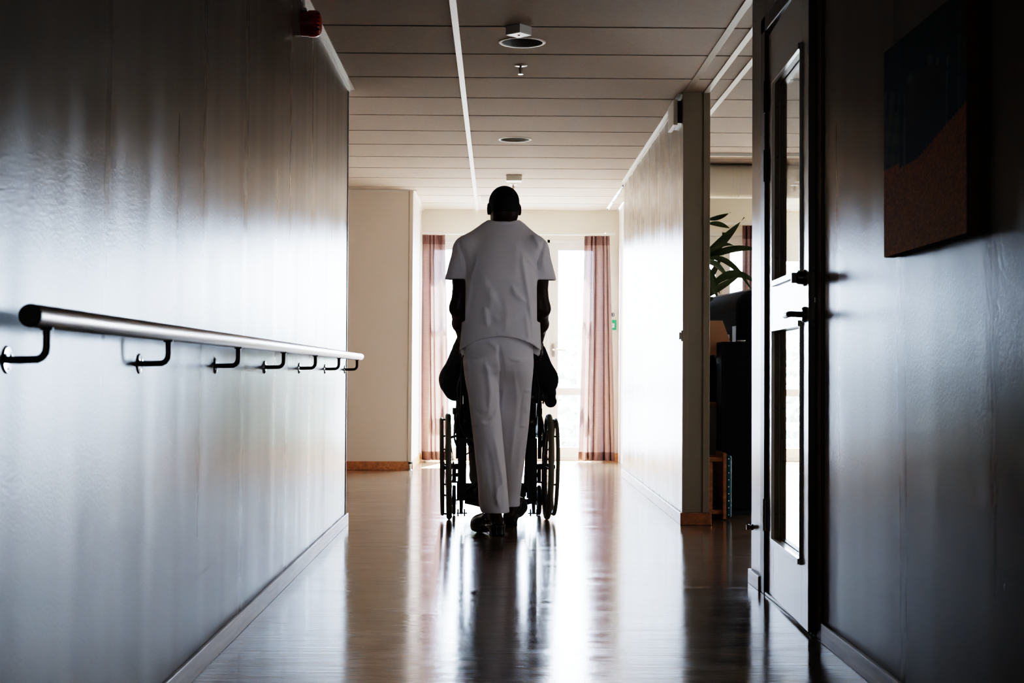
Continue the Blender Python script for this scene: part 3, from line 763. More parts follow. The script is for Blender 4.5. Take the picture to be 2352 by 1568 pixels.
# local: screen faces +x, back faces -x, width along y
m = MB(); m.box((.0, -.50, .10), (.03, .50, .715)); obj('screen_frame', m, M['blackgloss'], tv, local=True, bevel=.006)
def tvb(u, v):
    y = -.49+.98*u; z = .115+.59*v
    e = min(1, min(u, 1-u)/.10)*min(1, min(v, 1-v)/.16)
    return (-.075*(1-(1-e)**2), y, z)
m = MB(); m.grid(tvb, 60, 40); bkc = obj('back_cover', m, M['tvgrey'], tv, local=True, smooth=True)
m = MB()
for i in range(4):
    z = .60-.028*i; m.box((-.078, -.40, z), (-.070, .40, z+.010))
obj('vent', m, M['tvgrey'], bkc, local=True)
obj('rating_label', MB().box((-.0765, -.235, .33), (-.0745, -.165, .43)), M['sideboard'], bkc, local=True)
obj('connector_panel', MB().box((-.0775, -.40, .18), (-.072, -.31, .48)), M['black'], bkc, local=True)
m = MB(); m.box((-.04, -.06, .012), (.02, .06, .16)); m.lathe([(.19, 0), (.19, .008), (.17, .014), (0, .016)], (-.01, 0, 0), 'z', 36); obj('stand', m, M['blackgloss'], tv, local=True, smooth='auto')
# upturned padded stool
st = thing('stool', 'low wooden stool tipped on its side with a studded teal padded seat', 'stool', (1.29, 8.60, 0))
m = MB(); m.box((1.318, 8.46, .012), (1.352, 8.74, .372)); obj('seat_pad', m, M['teal'], st, bevel=.012)
m = MB(); m.box((1.300, 8.455, .006), (1.320, 8.745, .384)); sb = obj('seat_board', m, M['wood'], st, bevel=.003)
for i in range(9): obj('stud', MB().lathe([(0, 8.457), (.004, 8.4575), (.005, 8.461)], (1.333, 0, .03+.04*i), 'y', 8), M['chrome'], st)
for z in (.045, .345):
    for y in (8.49, 8.71): obj('leg', MB().box((1.215, y-.013, z-.013), (1.302, y+.013, z+.013)), M['wood'], st, bevel=.003)
for y in (8.49, 8.71): obj('stretcher', MB().box((1.225, y-.008, .058), (1.245, y+.008, .332)), M['wood'], st)
# floor plant behind the television
pl = thing('potted_plant', 'dark green strap-leaved plant rising behind the television', 'plant', (1.47, 10.95, 0))
m = MB(); m.lathe([(.11, 0), (.125, .02), (.15, .30), (.158, .31), (.150, .31), (.14, .285), (0, .28)], (1.47, 10.95, 0), 'z', 36); obj('pot', m, M['sideboard'], pl, smooth='auto')
m = MB(); m.lathe([(.138, .283), (.05, .292), (0, .29)], (1.47, 10.95, 0), 'z', 24); obj('soil', m, M['dark'], pl, smooth=True)
m = MB(); m.tube([(1.47, 10.95, .28), (1.475, 10.94, .8), (1.462, 10.95, 1.3), (1.47, 10.95, 1.72)], [.022, .02, .017, .010], 10); m.tube([(1.48, 10.97, .28), (1.50, 10.98, .9), (1.515, 10.98, 1.36)], [.018, .016, .009], 10)
m.tube([(1.465, 10.95, 1.2), (1.52, 10.90, 1.6), (1.555, 10.88, 1.98)], [.009, .008, .004], 8)
obj('stem', m, M['wood'], pl, smooth=True)
def leaf(a, b, w, sag=.10, tw=0.):
    a, b = Vector(a), Vector(b); d = b-a; side = d.cross(Vector((0,1,0))); 
    side = side.normalized() if side.length > 1e-4 else Vector((1,0,0))
    side = (side*math.cos(tw)+Vector((0,1,0))*math.sin(tw))
    def fn(u, v):
        p = a+d*v+Vector((0,0,1))*(sag*4*v*(1-v)*.5); q = w*(math.sin(PI*min(1, v*1.05+.04))**.8 if v < .95 else .12)
        return p+side*(u-.5)*q+Vector((0,-1,0))*abs(u-.5)*q*.3
    m = MB(); m.grid(fn, 5, 14); obj('leaf', m, M['leaf'], pl, smooth=True)
hub = (1.49, 10.95, 1.66); hub2 = (1.51, 10.97, 1.38)
for b, w, sg, tw in (((1.83, 10.9, 2.00), .07, -.03, .2), ((1.98, 10.8, 1.74), .060, .12, .5), ((1.76, 10.8, 1.77), .05, .14, .4), ((1.90, 10.7, 1.36), .045, .30, .2),
                  ((1.78, 11.1, 1.50), .05, .16, .3), ((1.68, 11.0, 1.40), .06, .10, .1), ((1.30, 11.0, 1.95), .06, .06, .3), ((1.36, 11.2, 1.45), .06, .12, .1),
                  ((1.50, 11.3, 2.02), .06, .02, .3), ((1.62, 10.7, 1.34), .06, .10, .2), ((1.45, 10.6, 1.40), .05, .12, .2)): leaf(hub, b, w, sg, tw)
for b, w, sg, tw in (((1.99, 10.85, 1.42), .065, .36, .3), ((1.80, 10.75, 1.57), .05, .02, .2), ((1.74, 10.9, 1.28), .05, .10, .1), ((1.63, 11.0, 1.62), .05, .02, .3),
                  ((1.94, 11.0, 1.12), .05, .20, .3), ((1.42, 10.8, 1.62), .05, .03, .1), ((1.56, 10.8, 1.20), .06, .05, .1), ((1.67, 10.8, 1.22), .055, .12, .1), ((1.72, 11.15, 1.75), .05, .05, .4)): leaf(hub2, b, w, sg, tw)
leaf((1.555, 10.88, 1.98), (1.72, 10.85, 2.03), .035, -.02, .1); leaf((1.555, 10.88, 1.95), (1.72, 10.8, 1.90), .04, .03, .2); leaf((1.55, 10.88, 1.98), (1.50, 10.85, 2.12), .03, .02, .1)

# ================================================================== WHEELCHAIR (local: +y forward, axle over origin)
wc = local_thing('wheelchair', 'black folding wheelchair with large spoked rear wheels pushed along the corridor', 'wheelchair', (.013, 8.435, 0), math.radians(1.9))
WR = .3025
for s in (-1, 1):
    x = .283*s
    T = Matrix.Translation((x, 0, WR)) @ Matrix.Rotation(math.radians(1.0*s), 4, 'Y')
    def tr(m): m.v = [tuple(T @ Vector(v)) for v in m.v]; return m
    w = obj('rear_wheel', tr(MB().ring(WR-.0165, .0165, (0,0,0), 'x', 72, 12)), M['rubbergrey'], wc, smooth=True)
    obj('rim', tr(MB().lathe([(WR-.030, -.010), (WR-.026, -.011), (WR-.026, .011), (WR-.030, .010), (WR-.034, 0), (WR-.030, -.010)], (0,0,0), 'x', 72, lids=False)), M['black'], w, smooth='auto')
    for i in range(28):
        a = 2*PI*i/28; b = a+(.55 if i % 2 else -.55); hx = .028 if i % 4 < 2 else -.028
        obj('spoke', tr(MB().tube([(hx, .024*math.cos(b), .024*math.sin(b)), (0, (WR-.031)*math.cos(a), (WR-.031)*math.sin(a))], .0012, 5)), M['steel'], w)
    obj('hub', tr(MB().lathe([(0, -.05), (.012, -.05), (.016, -.034), (.028, -.030), (.028, -.025), (.017, -.02), (.017, .02), (.028, .025), (.028, .030), (.014, .034), (.012, .042), (0, .044)], (0,0,0), 'x', 24)), M['black'], w, smooth='auto')
    m = MB().ring(.268, .0112, (.038*s, 0, 0), 'x', 72, 10)
    pr = obj('push_rim', tr(m), M['rubbergrey'], w, smooth=True)
    for i in range(6):
        a = 2*PI*(i+.3)/6; obj('push_rim_clip', tr(MB().tube([(.006*s, .272*math.cos(a), .272*math.sin(a)), (.036*s, .268*math.cos(a), .268*math.sin(a))], .005, 8)), M['black'], w)
    # side frame
    xf = .198*s-.010
    m = MB()
    m.box((xf-.024, -.150, .12), (xf+.024, -.085, .47)); m.tube([(xf, -.135, .125), (xf, -.125, .30), (xf, -.115, .50)], .0155, 12)
    m.tube([(xf, -.12, .145), (xf, .26, .145)], .0125, 12)
    m.tube([(xf, -.12, .462), (xf, .30, .475), (xf, .365, .45), (xf, .385, .38), (xf, .40, .20)], .0125, 12)
    m.tube([(xf, .255, .10), (xf, .27, .30), (xf, .28, .474)], .0125, 12)
    m.box((xf-.018, -.165, .27), (xf+.018, -.09, .40)); m.box((xf-.020, -.155, .15), (xf+.020, -.095, .215))
    m.tube([(xf, -.02, .30), (.245*s, -.002, .3025)], .017, 12)
    m.box((xf-.012, -.09, .27), (xf+.012, .05, .335)); m.tube([(xf, -.06, .2), (xf, -.03, .30)], .01)
    sfm = obj('side_frame', m, M['blackgloss'], wc, smooth='auto')
    # back cane and push handle
    m = MB(); m.tube([(xf, -.120, .46), (xf*.985, -.150, .70), (xf*.97, -.185, .88), (xf*.965, -.215, .915), (xf*.965, -.26, .925)], .0165, 12)
    cane = obj('back_cane', m, M['blackgloss'], wc, smooth=True)
    m = MB(); m.tube([(xf*.965, -.245, .925), (xf*.965, -.255, .925), (xf*.965, -.375, .925), (xf*.965, -.385, .925)], [.014, .0165, .0165, .011], 14); obj('handgrip', m, M['rubber'], cane, smooth='auto')
    m = MB(); m.box((xf*.985-.002, -.168, .66), (xf*.985+.002, -.164, .74)); obj('reflector_strip', m, M['steel'], cane)
    # brake cable
    m = MB(); m.tube([(xf*.97, -.22, .90), (xf+.03*s, -.20, .75), (xf+.018*s, -.165, .55), (xf-.03*s, -.19, .44), (xf-.055*s, -.17, .40), (xf-.01*s, -.13, .37)], .004, 6); obj('brake_cable', m, M['black'], cane, smooth=True)
    # arm support
    m = MB(); m.tube([(.232*s, -.06, .35), (.232*s, -.055, .665), (.232*s, -.03, .688), (.232*s, .22, .688), (.232*s, .255, .66), (.232*s, .26, .48)], .011, 10)
    ar = obj('arm_support', m, M['blackgloss'], wc, smooth=True)
    m = MB(); m.box((.210*s-.0, -.05, .694), (.256*s, .24, .722)); obj('arm_pad', m, M['black'], ar, bevel=.008)
    m = MB(); m.box((.224*s, -.04, .47), (.229*s, .25, .66)); obj('skirt_guard', m, M['black'], ar)
    m = MB(); m.grid(lambda u, v: (.235*s+.02*s*math.sin(PI*v), -.17+.24*u, .42+.10*v+.10*math.sin(PI*u)*v), 10, 8); obj('mudguard', m, M['black'], ar, smooth=True, solid=.004)
    # wheel lock
    m = MB(); m.tube([(xf+.01*s, .16, .47), (.243*s, .17, .49), (.250*s, .19, .60)], .007, 8); m.lathe([(0, -.02), (.012, -.018), (.012, .02), (0, .022)], (.250*s, .19, .61), 'z', 14); m.tube([(.225*s, .22, .47), (.29*s, .255, .45)], .008, 8)
    obj('wheel_lock', m, M['black'], wc, smooth='auto')
    # caster
    xc = .250*s
    m = MB(); m.box((xc-.021, .255, .06), (xc-.015, .285, .195)); m.box((xc+.015, .255, .06), (xc+.021, .285, .195)); m.box((xc-.021, .245, .190), (xc+.021, .295, .200)); m.tube([(xc, .27, .195), (xc, .27, .27)], .012); m.tube([(xc, .27, .235), (xf, .27, .235)], .012); m.tube([(xc-.045*s, .27, .0885), (xc+.024*s, .27, .0885)], .005, 8)
    fk = obj('caster_fork', m, M['blackgloss'], wc, smooth='auto')
    m = MB().lathe([(.02, -.012), (.060, -.010), (.080, -.011), (.087, -.006), (.0885, 0), (.087, .006), (.080, .011), (.060, .010), (.02, .012)], (xc, .27, .0885), 'x', 40); obj('caster_wheel', m, M['rubber'], fk, smooth='auto')
    # anti-tip bar
    m = MB(); m.tube([(xf, -.10, .15), (xf+.004*s, -.14, .14), (xf+.004*s, -.19, .075), (xf+.004*s, -.20, .052)], [.014, .013, .010, .010], 10); m.tube([(xf-.030, -.20, .055), (xf+.030, -.20, .055)], .004, 8)
    at = obj('anti_tip_bar', m, M['blackgloss'], wc, smooth='auto')
    for q in (-1, 1):
        obj('anti_tip_wheel', MB().lathe([(.0, -.004), (.021, -.004), (.022, 0), (.021, .004), (0, .004)], (xf+.004*s+q*.018, -.20, .058), 'x', 20), M['rubber'], at, smooth='auto')
    # leg support and footplate
    m = MB(); m.tube([(xf, .38, .42), (xf*.98, .47, .25), (xf*.95, .54, .09)], .011, 10)
    lg = obj('leg_support', m, M['blackgloss'], wc, smooth=True)
    m = MB(); m.box((min(.015*s, .185*s), .48, .066), (max(.015*s, .185*s), .66, .078)); obj('footplate', m, M['black'], lg, bevel=.004)
    m = MB(); m.grid(lambda u, v: (xf*.5+.085*(u-.5)*2, .47+.012*math.sin(u*PI), .068+.105*v), 8, 6); obj('heel_strap', m, M['black'], lg, smooth=True, solid=.003)
# cross brace, seat, back
for s in (-1, 1):
    m = MB(); m.tube([(.19*s, .02+.022*s, .15), (-.185*s, .02+.022*s, .455)], .0125, 10); obj('cross_brace', m, M['blackgloss'], wc, smooth=True)
m = MB(); m.box((-.205, -.10, .468), (.205, .34, .482)); obj('seat_sling', m, M['black'], wc, bevel=.004)
m = MB(); m.box((-.198, -.09, .482), (.198, .34, .535)); obj('seat_cushion', m, M['black'], wc, bevel=.018)
def bk_(u, v):
    t = 2*u-1; z = .47+.43*v; yb = -.12-.05*max(0, (z-.46)/.44)
    return (.203*t, yb-.028*(1-t*t)*(.4+.6*math.sin(PI*min(1, v+.1)))-.014, z)
m = MB(); m.grid(bk_, 20, 16); bkr = obj('backrest', m, M['jacket'], wc, smooth=True, solid=.014)
for z in (.56, .70, .84):
    m = MB(); m.grid(lambda u, v: (.2*(2*u-1), -.165-.05*max(0, (z-.46)/.44)-.02*(1-(2*u-1)**2), z-.02+.04*v), 12, 3); obj('back_strap', m, M['black'], bkr, smooth=True, solid=.003)
# bag hanging low between the rear frame
m = MB(); m.tube([(-.19, -.10, .115), (-.10, -.11, .10), (0, -.11, .095), (.10, -.11, .10), (.19, -.10, .115)], [.016, .02, .022, .02, .016], 10); obj('rear_crossbar', m, M['blackgloss'], wc, smooth=True)

# ================================================================== CAREGIVER
HX, HZ = (lambda px: (px-1142.5)*.002247), (lambda py: .947-(py-806)*.00224)
sh = SDF((-.36, 7.25, .86), (.40, 8.0, 1.70), .0062)
CX = .020
rows = [(.90, .020, 7.575, .212, .150), (.97, .019, 7.575, .209, .148), (1.05, .021, 7.578, .204, .146), (1.15, .022, 7.585, .198, .143), (1.27, .021, 7.60, .189, .140),
        (1.36, .020, 7.612, .181, .136), (1.44, .020, 7.63, .180, .128), (1.50, .020, 7.645, .162, .112), (1.545, .026, 7.66, .132, .095), (1.58, .031, 7.67, .096, .082), (1.618, .033, 7.68, .072, .074)]
sh.loft(rows, k=.0, n=2.35)
for s, sx, ex in ((-1, -.155, -.235), (1, .190, .272)):
    sh.cap((.030+.085*s, 7.66, 1.566), (CX+.165*s, 7.64, 1.478), .050, .070, k=.05)
    sh.cap((sx, 7.635, 1.462), (ex, 7.655, 1.22), .076, .061, k=.035)
def P_(pts): return [(HX(950+a/3.7325), HZ(400+b/3.7325)) for a, b in pts]
sf = [(P_([(570,640),(500,900),(455,1150),(430,1400)]), .010, .0045), (P_([(610,1130),(625,1220),(640,1330)]), .012, .007), (P_([(660,950),(670,1080),(655,1190)]), .014, .004),
      (P_([(925,640),(935,760),(960,900),(1000,1150),(1030,1440)]), .010, .0075), (P_([(835,950),(880,1040),(980,1120)]), .011, .007), (P_([(1010,500),(1060,580),(1085,660)]), .011, .006),
      (P_([(930,680),(985,740),(1040,800)]), .009, .005), (P_([(650,1200),(740,1260),(850,1230),(930,1170)]), .016, .004), (P_([(590,850),(630,1000),(760,1180)]), .018, .004),
      (P_([(1085,600),(1070,720),(1055,840)]), .010, -.005), (P_([(430,620),(440,720),(455,840)]), .010, -.005), (P_([(960,1180),(975,1300),(990,1430)]), .009, .004), (P_([(780,1050),(800,1200),(790,1390)]), .013, .003),
      (P_([(520,700),(500,1000)]), .016, -.003), (P_([(1100,700),(1130,860)]), .012, .004), (P_([(360,680),(330,860)]), .012, .004), (P_([(880,560),(890,760),(860,900)]), .02, .003), (P_([(385,525),(400,620),(440,760),(456,880)]), .006, -.006), (P_([(1125,525),(1105,620),(1070,760),(1056,880)]), .006, -.006), (P_([(650,415),(770,430),(890,415)]), .004, -.003)]
rg = random.Random(5)
for i in range(26):                                   # tiny puckers along the hem stitching
    x = 500+i*21; y = 1385+60*((x-760)/330)**2; sf.append((P_([(x, y-28), (x, y+2)]), .0035, .0022*rg.choice((-1, 1))))
sh.field(folds([(p_, w_*1.35 if w_ > .005 else w_, a_*1.35 if w_ > .005 else a_) for p_, w_, a_ in sf]), 'add')
# hollow sleeves and body below; hem lines
for s, ex in ((-1, -.235), (1, .272)):
    sh.cap((ex-.058*s, 7.645, 1.40), (ex+.010*s, 7.66, 1.19), .058, .050, k=0, op='s')
rows_in = [(z, cx, cy, w-.016, d-.016) for z, cx, cy, w, d in rows if z < 1.2]
sh.loft(rows_in, n=2.35, op='s', z0=.80, z1=1.14)
def hemf(X, Y, Z):
    t = np.clip(np.abs(X-.02)/.20, 0, 1.2); hem = 1.016-.062*t**2.2
    hem = np.where(Y > 7.60, hem-.035*np.clip((Y-7.60)/.03, 0, 1), hem)
    body = hem-Z
    # sleeves: cut perpendicular to the sleeve
    sl_ = np.where(np.abs(X-.019) > .186, 1.316-.10*(np.abs(X-.019)-.24)*0-Z, -1.)
    sl_ = np.where((Z < 1.36) & (Z > 1.10), sl_, -1.)
    return np.maximum(body, sl_)+0*Y
sh.field(hemf)
# neckline
sh.cap((.034, 7.665, 1.628), (.034, 7.72, 1.60), .056, .052, k=0, op='s')
shV, shF = sh.mesh(1)

# trousers
tr_ = SDF((-.24, 7.30, .06), (.26, 8.25, 1.08), .0062)
tr_.loft([(.74, .018, 7.65, .135, .030), (.79, .016, 7.615, .160, .078), (.84, .014, 7.585, .172, .110), (.88, .012, 7.575, .178, .122), (.95, .010, 7.575, .178, .130), (1.06, .012, 7.58, .172, .118)], k=0, n=2.3)
tr_.loft([(.112, .002, 7.602, .070, .080), (.152, -.010, 7.602, .078, .080), (.277, -.018, 7.605, .0755, .079), (.479, -.040, 7.612, .0765, .082), (.665, -.060, 7.600, .0790, .092), (.797, -.066, 7.585, .0875, .108), (.90, -.075, 7.577, .088, .118)], k=.03, n=2.2)
tr_.loft([(.100, .068, 8.035, .062, .072), (.17, .068, 8.02, .064, .072), (.382, .074, 7.905, .081, .084), (.559, .082, 7.80, .090, .090), (.678, .088, 7.72, .091, .096), (.828, .100, 7.605, .085, .112), (.90, .100, 7.58, .085, .120)], k=.010, n=2.2)
def Q_(pts): return [(HX(950+a/3.015), HZ(740+b/3.015)) for a, b in pts]
tf = [(Q_([(495,270),(520,330),(540,480),(525,660)]), .012, .006), (Q_([(525,690),(470,695),(415,720)]), .009, .007), (Q_([(520,680),(575,640),(600,560)]), .008, .005), (Q_([(500,130),(560,160),(600,210)]), .010, .005),
      (Q_([(375,200),(385,380),(400,560)]), .010, .004), (Q_([(560,760),(610,980),(640,1180)]), .010, .005), (Q_([(590,1120),(585,1200),(610,1290)]), .010, .006), (Q_([(440,860),(480,1020),(480,1240)]), .012, .004),
      (Q_([(690,280),(720,520),(700,800),(680,1060)]), .012, .005), (Q_([(655,238),(700,262),(780,276)]), .005, .004), (Q_([(762,470),(745,600),(740,720)]), .0045, -.004), (Q_([(770,474),(820,470)]), .005, .005),
      (Q_([(745,722),(795,722)]), .006, .005), (Q_([(785,560),(795,640)]), .009, .004), (Q_([(595,150),(602,220),(613,300),(610,450),(606,650)]), .009, -.010), (Q_([(780,760),(750,900),(740,1100)]), .010, .003), (Q_([(430,600),(480,640),(530,630)]), .01, -.003),
      (Q_([(510,820),(545,1000),(560,1180)]), .012, -.003), (Q_([(640,1090),(600,1130),(560,1150)]), .008, .003)]
tr_.field(folds([(p_, w_*1.2, a_*1.4) for p_, w_, a_ in tf]), 'add')
tr_.loft([(.05, .002, 7.602, .056, .066), (.26, -.016, 7.604, .060, .064)], n=2.2, op='s')
tr_.loft([(.04, .068, 8.040, .050, .060), (.10, .068, 8.036, .050, .060), (.17, .068, 8.022, .051, .058), (.22, .070, 7.995, .050, .055)], n=2.2, op='s')
tr_.field(lambda X, Y, Z: np.where(Y > 7.80, .112-.10*(Y-8.03)*0-Z, .118+.05*(X-.0)*0-Z)+0*X)
trV, trF = tr_.mesh(1)

# body: one continuous surface
bd = SDF((-.32, 7.30, .03), (.36, 8.36, 1.84), .0060)
bd.loft([(.86, .012, 7.58, .150, .105), (1.0, .015, 7.58, .160, .110), (1.15, .020, 7.59, .160, .112), (1.36, .020, 7.62, .158, .112), (1.47, .020, 7.645, .140, .095), (1.53, .028, 7.665, .085, .07), (1.56, .032, 7.675, .055, .055)], k=0)
bd.cap((.033, 7.675, 1.52), (.032, 7.700, 1.66), .062, .064, k=.03, sq=(1, 1, 1))
# head, turned slightly left and bowed
hc = np.array((.033, 7.715, 1.700)); Rz = Matrix.Rotation(math.radians(9), 3, 'Z') @ Matrix.Rotation(math.radians(-12), 3, 'X'); Rn = [[Rz[i][j] for j in range(3)] for i in range(3)]
def hp(x, y, z): v = Rz @ Vector((x, y, z)); return (hc[0]+v[0], hc[1]+v[1], hc[2]+v[2])
bd.ell(hp(0, -.012, .022), (.0775, .098, .084), k=.0, R=Rn)
bd.ell(hp(0, .030, -.045), (.060, .070, .075), k=.035, R=Rn)
bd.ell(hp(0, .070, -.092), (.030, .028, .024), k=.03, R=Rn)           # chin
bd.ell(hp(0, -.045, -.040), (.068, .055, .060), k=.03, R=Rn)          # nape
bd.cap(hp(0, .092, -.005), hp(0, .113, -.040), .010, .016, k=.012)    # nose
bd.cap(hp(-.030, .090, .018), hp(.030, .090, .018), .012, k=.02)      # brow
for s in (-1, 1):
    bd.ell(hp(.032*s, .094, -.002), (.014, .010, .008), k=.008, R=Rn, op='s')
    bd.cap(hp(.014*s, .106, -.036), hp(.010*s, .108, -.042), .009, k=.008)
    bd.ell(hp(.082*s, -.006, -.012), (.010, .021, .034), k=.008, R=Rn)
    bd.ell(hp(.091*s, .002, -.010), (.005, .011, .020), k=.004, R=Rn, op='s')
bd.cap(hp(-.020, .100, -.066), hp(.020, .100, -.066), .009, k=.008); bd.cap(hp(-.022, .110, -.066), hp(.022, .110, -.066), .002, k=.003, op='s')
# arms and hands
HG = {-1: (-.1783+.0125, 8.128), 1: (.2044-.0035, 8.128)}
def wcp(x, y, z):
    a = math.radians(1.9); return (.013+x*math.cos(a)-y*math.sin(a), 8.435+x*math.sin(a)+y*math.cos(a), z)
for s, S, E_ in ((-1, (-.150, 7.64, 1.462), (-.203, 7.665, 1.17)), (1, (.188, 7.64, 1.462), (.233, 7.665, 1.17))):
    g = np.array(wcp(.191*s, -.325, .925))               # middle of the grip
    W = g+np.array((.004*s, -.075, .055))
    bd.cap(S, (S[0]*.5+E_[0]*.5, 7.65, 1.32), .058, .050, k=.03); bd.cap((S[0]*.5+E_[0]*.5, 7.65, 1.32), E_, .050, .040, k=.03)
    mid = np.array(E_)*.55+W*.45+np.array((.004*s, 0, .012))
    bd.cap(E_, mid, .041, .041, k=.03); bd.cap(mid, W, .041, .027, k=.03)
    K = g+np.array((.010*s, .010, .033))
    bd.cap(W, K, .024, .022, k=.02, sq=(1, 1, 1.15)); bd.cap(W+np.array((.012*s, .02, -.012)), K+np.array((.014*s, .012, -.012)), .020, .018, k=.015)
    for j in range(4):                                   # four fingers round the grip
        yy = g[1]-.030+.0215*j; R_ = .0285; rf = (.0078, .0085, .0088, .0082)[j]
        prev = None
        for a in (62, 15, -35, -85, -(118, 128, 132, 124)[j]):
            p = np.array((g[0]+s*R_*math.cos(math.radians(a)), yy+.004*math.sin(j), g[2]+R_*math.sin(math.radians(a))))
            if prev is not None: bd.cap(prev, p, rf, rf*.97, k=.004)
            prev = p
    t0 = W+np.array((-.012*s, .035, -.010)); t1 = g+np.array((-.026*s, .000, .018)); t2 = g+np.array((-.030*s, .030, .002)); t3 = g+np.array((-.022*s, .052, -.006))
    bd.cap(t0, t1, .0135, .0115, k=.010); bd.cap(t1, t2, .0112, .010, k=.005); bd.cap(t2, t3, .010, .0085, k=.004)
# legs and feet
LH, RH = (-.075, 7.58, .90), (.098, 7.59, .90)
bd.cap(LH, (-.045, 7.612, .50), .070, .046, k=.05); bd.cap((-.045, 7.612, .50), (-.022, 7.606, .30), .052, .050, k=.02); bd.cap((-.022, 7.606, .30), (-.002, 7.602, .12), .048, .034, k=.02)
bd.cap((.098, 7.60, .90), (.092, 7.80, .54), .068, .046, k=.05); bd.cap((.092, 7.80, .54), (.092, 7.82, .52), .046, .048, k=.02); bd.cap((.092, 7.81, .52), (.080, 7.92, .33), .046, .044, k=.02); bd.cap((.080, 7.92, .33), (.070, 8.045, .13), .042, .034, k=.02)
# left foot flat, toes turned out; right heel down with toes lifted
TL = Matrix.Translation((.000, 7.625, 0)) @ Matrix.Rotation(math.radians(28), 4, 'Z')
TR = Matrix.Translation((.085, 8.045, .004)) @ Matrix.Rotation(math.radians(-14), 4, 'Z') @ Matrix.Rotation(math.radians(21), 4, 'X')
for T, s in ((TL, -1), (TR, 1)):
    q = lambda x, y, z: tuple(T @ Vector((x, y, z)))
    bd.cap(q(0, -.012, .075), q(0, .03, .105), .030, .036, k=.03); bd.cap(q(0, -.012, .072), q(0, .17, .050), .028, .022, k=.02)
    bd.cap(q(.012*s, .17, .050), q(.015*s, .20, .046), .018, .014, k=.01)
bdV, bdF = bd.mesh(1)
man = link('person', bdV, bdF, M['skin'], origin=(.0, 7.62, 0), smooth=True)
tag(man, 'person seen from behind in white short-sleeved scrubs pushing the wheelchair', 'person')
link('shirt', shV, shF, M['scrub'], man, smooth=True)
link('trousers', trV, trF, M['scrub'], man, smooth=True)
hs = SDF((-.10, 7.55, 1.55), (.17, 7.86, 1.84), .005)
hs.ell(hp(0, -.012, .024), (.0800, .1005, .0862), k=0, R=Rn); hs.ell(hp(0, -.046, -.030), (.0690, .0570, .058), k=.03, R=Rn)
def hairline(X, Y, Z):
    x, y, z = X-hc[0], Y-hc[1], Z-hc[2]
    ly = x*Rn[0][1]+y*Rn[1][1]+z*Rn[2][1]; lz = x*Rn[0][2]+y*Rn[1][2]+z*Rn[2][2]
    return np.maximum(np.where(ly < .0, -.070-lz, .012+.5*ly-lz), ly-.078)
hs.field(hairline); V, F = hs.mesh(1); link('hair', V, F, M['hair'], man, smooth=True)
for s in (-1, 1):
    e = MB().lathe([(0, -.009), (.0065, -.0065), (.009, 0), (.0065, .0065), (0, .009)], hp(.032*s, .0855, -.002), 'z', 16); obj('eye', e, M['eye'], man, smooth=True)
# breast-less plain scrubs: back pocket and cargo pocket
def pocket(name, pts, y, parent, th=.004):
    pass
# clogs
def clog(T, s):
    c = SDF((-.08, -.09, -.01), (.08, .25, .16), .005)
    c.loft([(.004, 0, -.015, .036, .042), (.05, 0, -.012, .034, .040)], k=0, n=2.8, z0=0., z1=.052)                # heel block
    c.cap((.004*s, .10, .026), (.012*s, .165, .022), .040, .041, k=.03, sq=(1, 1, 2.0))                              # platform
    c.cap((0, -.01, .052), (.004*s, .10, .034), .034, .040, k=.02, sq=(1, 1, 2.6))
    c.ell((.010*s, .155, .050), (.047, .062, .040), k=.02); c.cap((.004*s, .075, .085), (.010*s, .15, .055), .036, .034, k=.03)
    c.cap((-.026, -.030, .070), (.026, -.030, .070), .008, k=.01); c.cap((-.036, .04, .078), (-.027, -.028, .072), .008, k=.006); c.cap((.036, .04, .078), (.027, -.028, .072), .008, k=.006)
    c.cap((0, -.005, .105), (0, .075, .12), .030, .030, k=0, op='s')
    c.field(lambda X, Y, Z: 0*X+0*Y-Z)
    V, F = c.mesh(1)
    V = [tuple(T @ Vector(v)) for v in V]
    return link('clog', V, F, M['clog'], man, smooth=True)
clog(TL, -1); clog(TR, 1)

# ================================================================== PERSON IN THE WHEELCHAIR
sp = SDF((-.42, 8.22, .03), (.44, 9.22, 1.42), .008)
c = lambda x, y, z: wcp(x, y, z)
def spbody(S, g=0.):
    S.loft([(.55, .018, 8.46, .165+g, .12+g), (.70, .018, 8.44, .165+g, .13+g), (.88, .016, 8.42, .175+g, .13+g), (1.0, .014, 8.41, .165+g, .115+g), (1.08, .012, 8.42, .11+g, .085+g), (1.12, .012, 8.43, .06+g, .06+g)], k=.02)
    for s in (-1, 1):
        S.cap(c(.165*s, -.01, 1.02), c(.262*s, .02, .805), .058+g, .050+g, k=.04)
spbody(sp)
sp.cap(c(0, 0, 1.06), c(0, .03, 1.20), .05, .05, k=.03); sp.ell(c(0, .045, 1.245), (.073, .09, .095), k=.02); sp.ell(c(0, .075, 1.19), (.052, .06, .065), k=.03); sp.cap(c(0, .135, 1.235), c(0, .15, 1.205), .010, .014, k=.01)
for s in (-1, 1):
    sp.ell(c(.074*s, .03, 1.235), (.009, .018, .03), k=.006)
    sp.cap(c(.10*s, .02, .60), c(.105*s, .43, .60), .078, .060, k=.03); sp.cap(c(.105*s, .43, .60), c(.095*s, .50, .17), .055, .038, k=.02); sp.cap(c(.095*s, .49, .135), c(.10*s, .64, .115), .036, .030, k=.02)
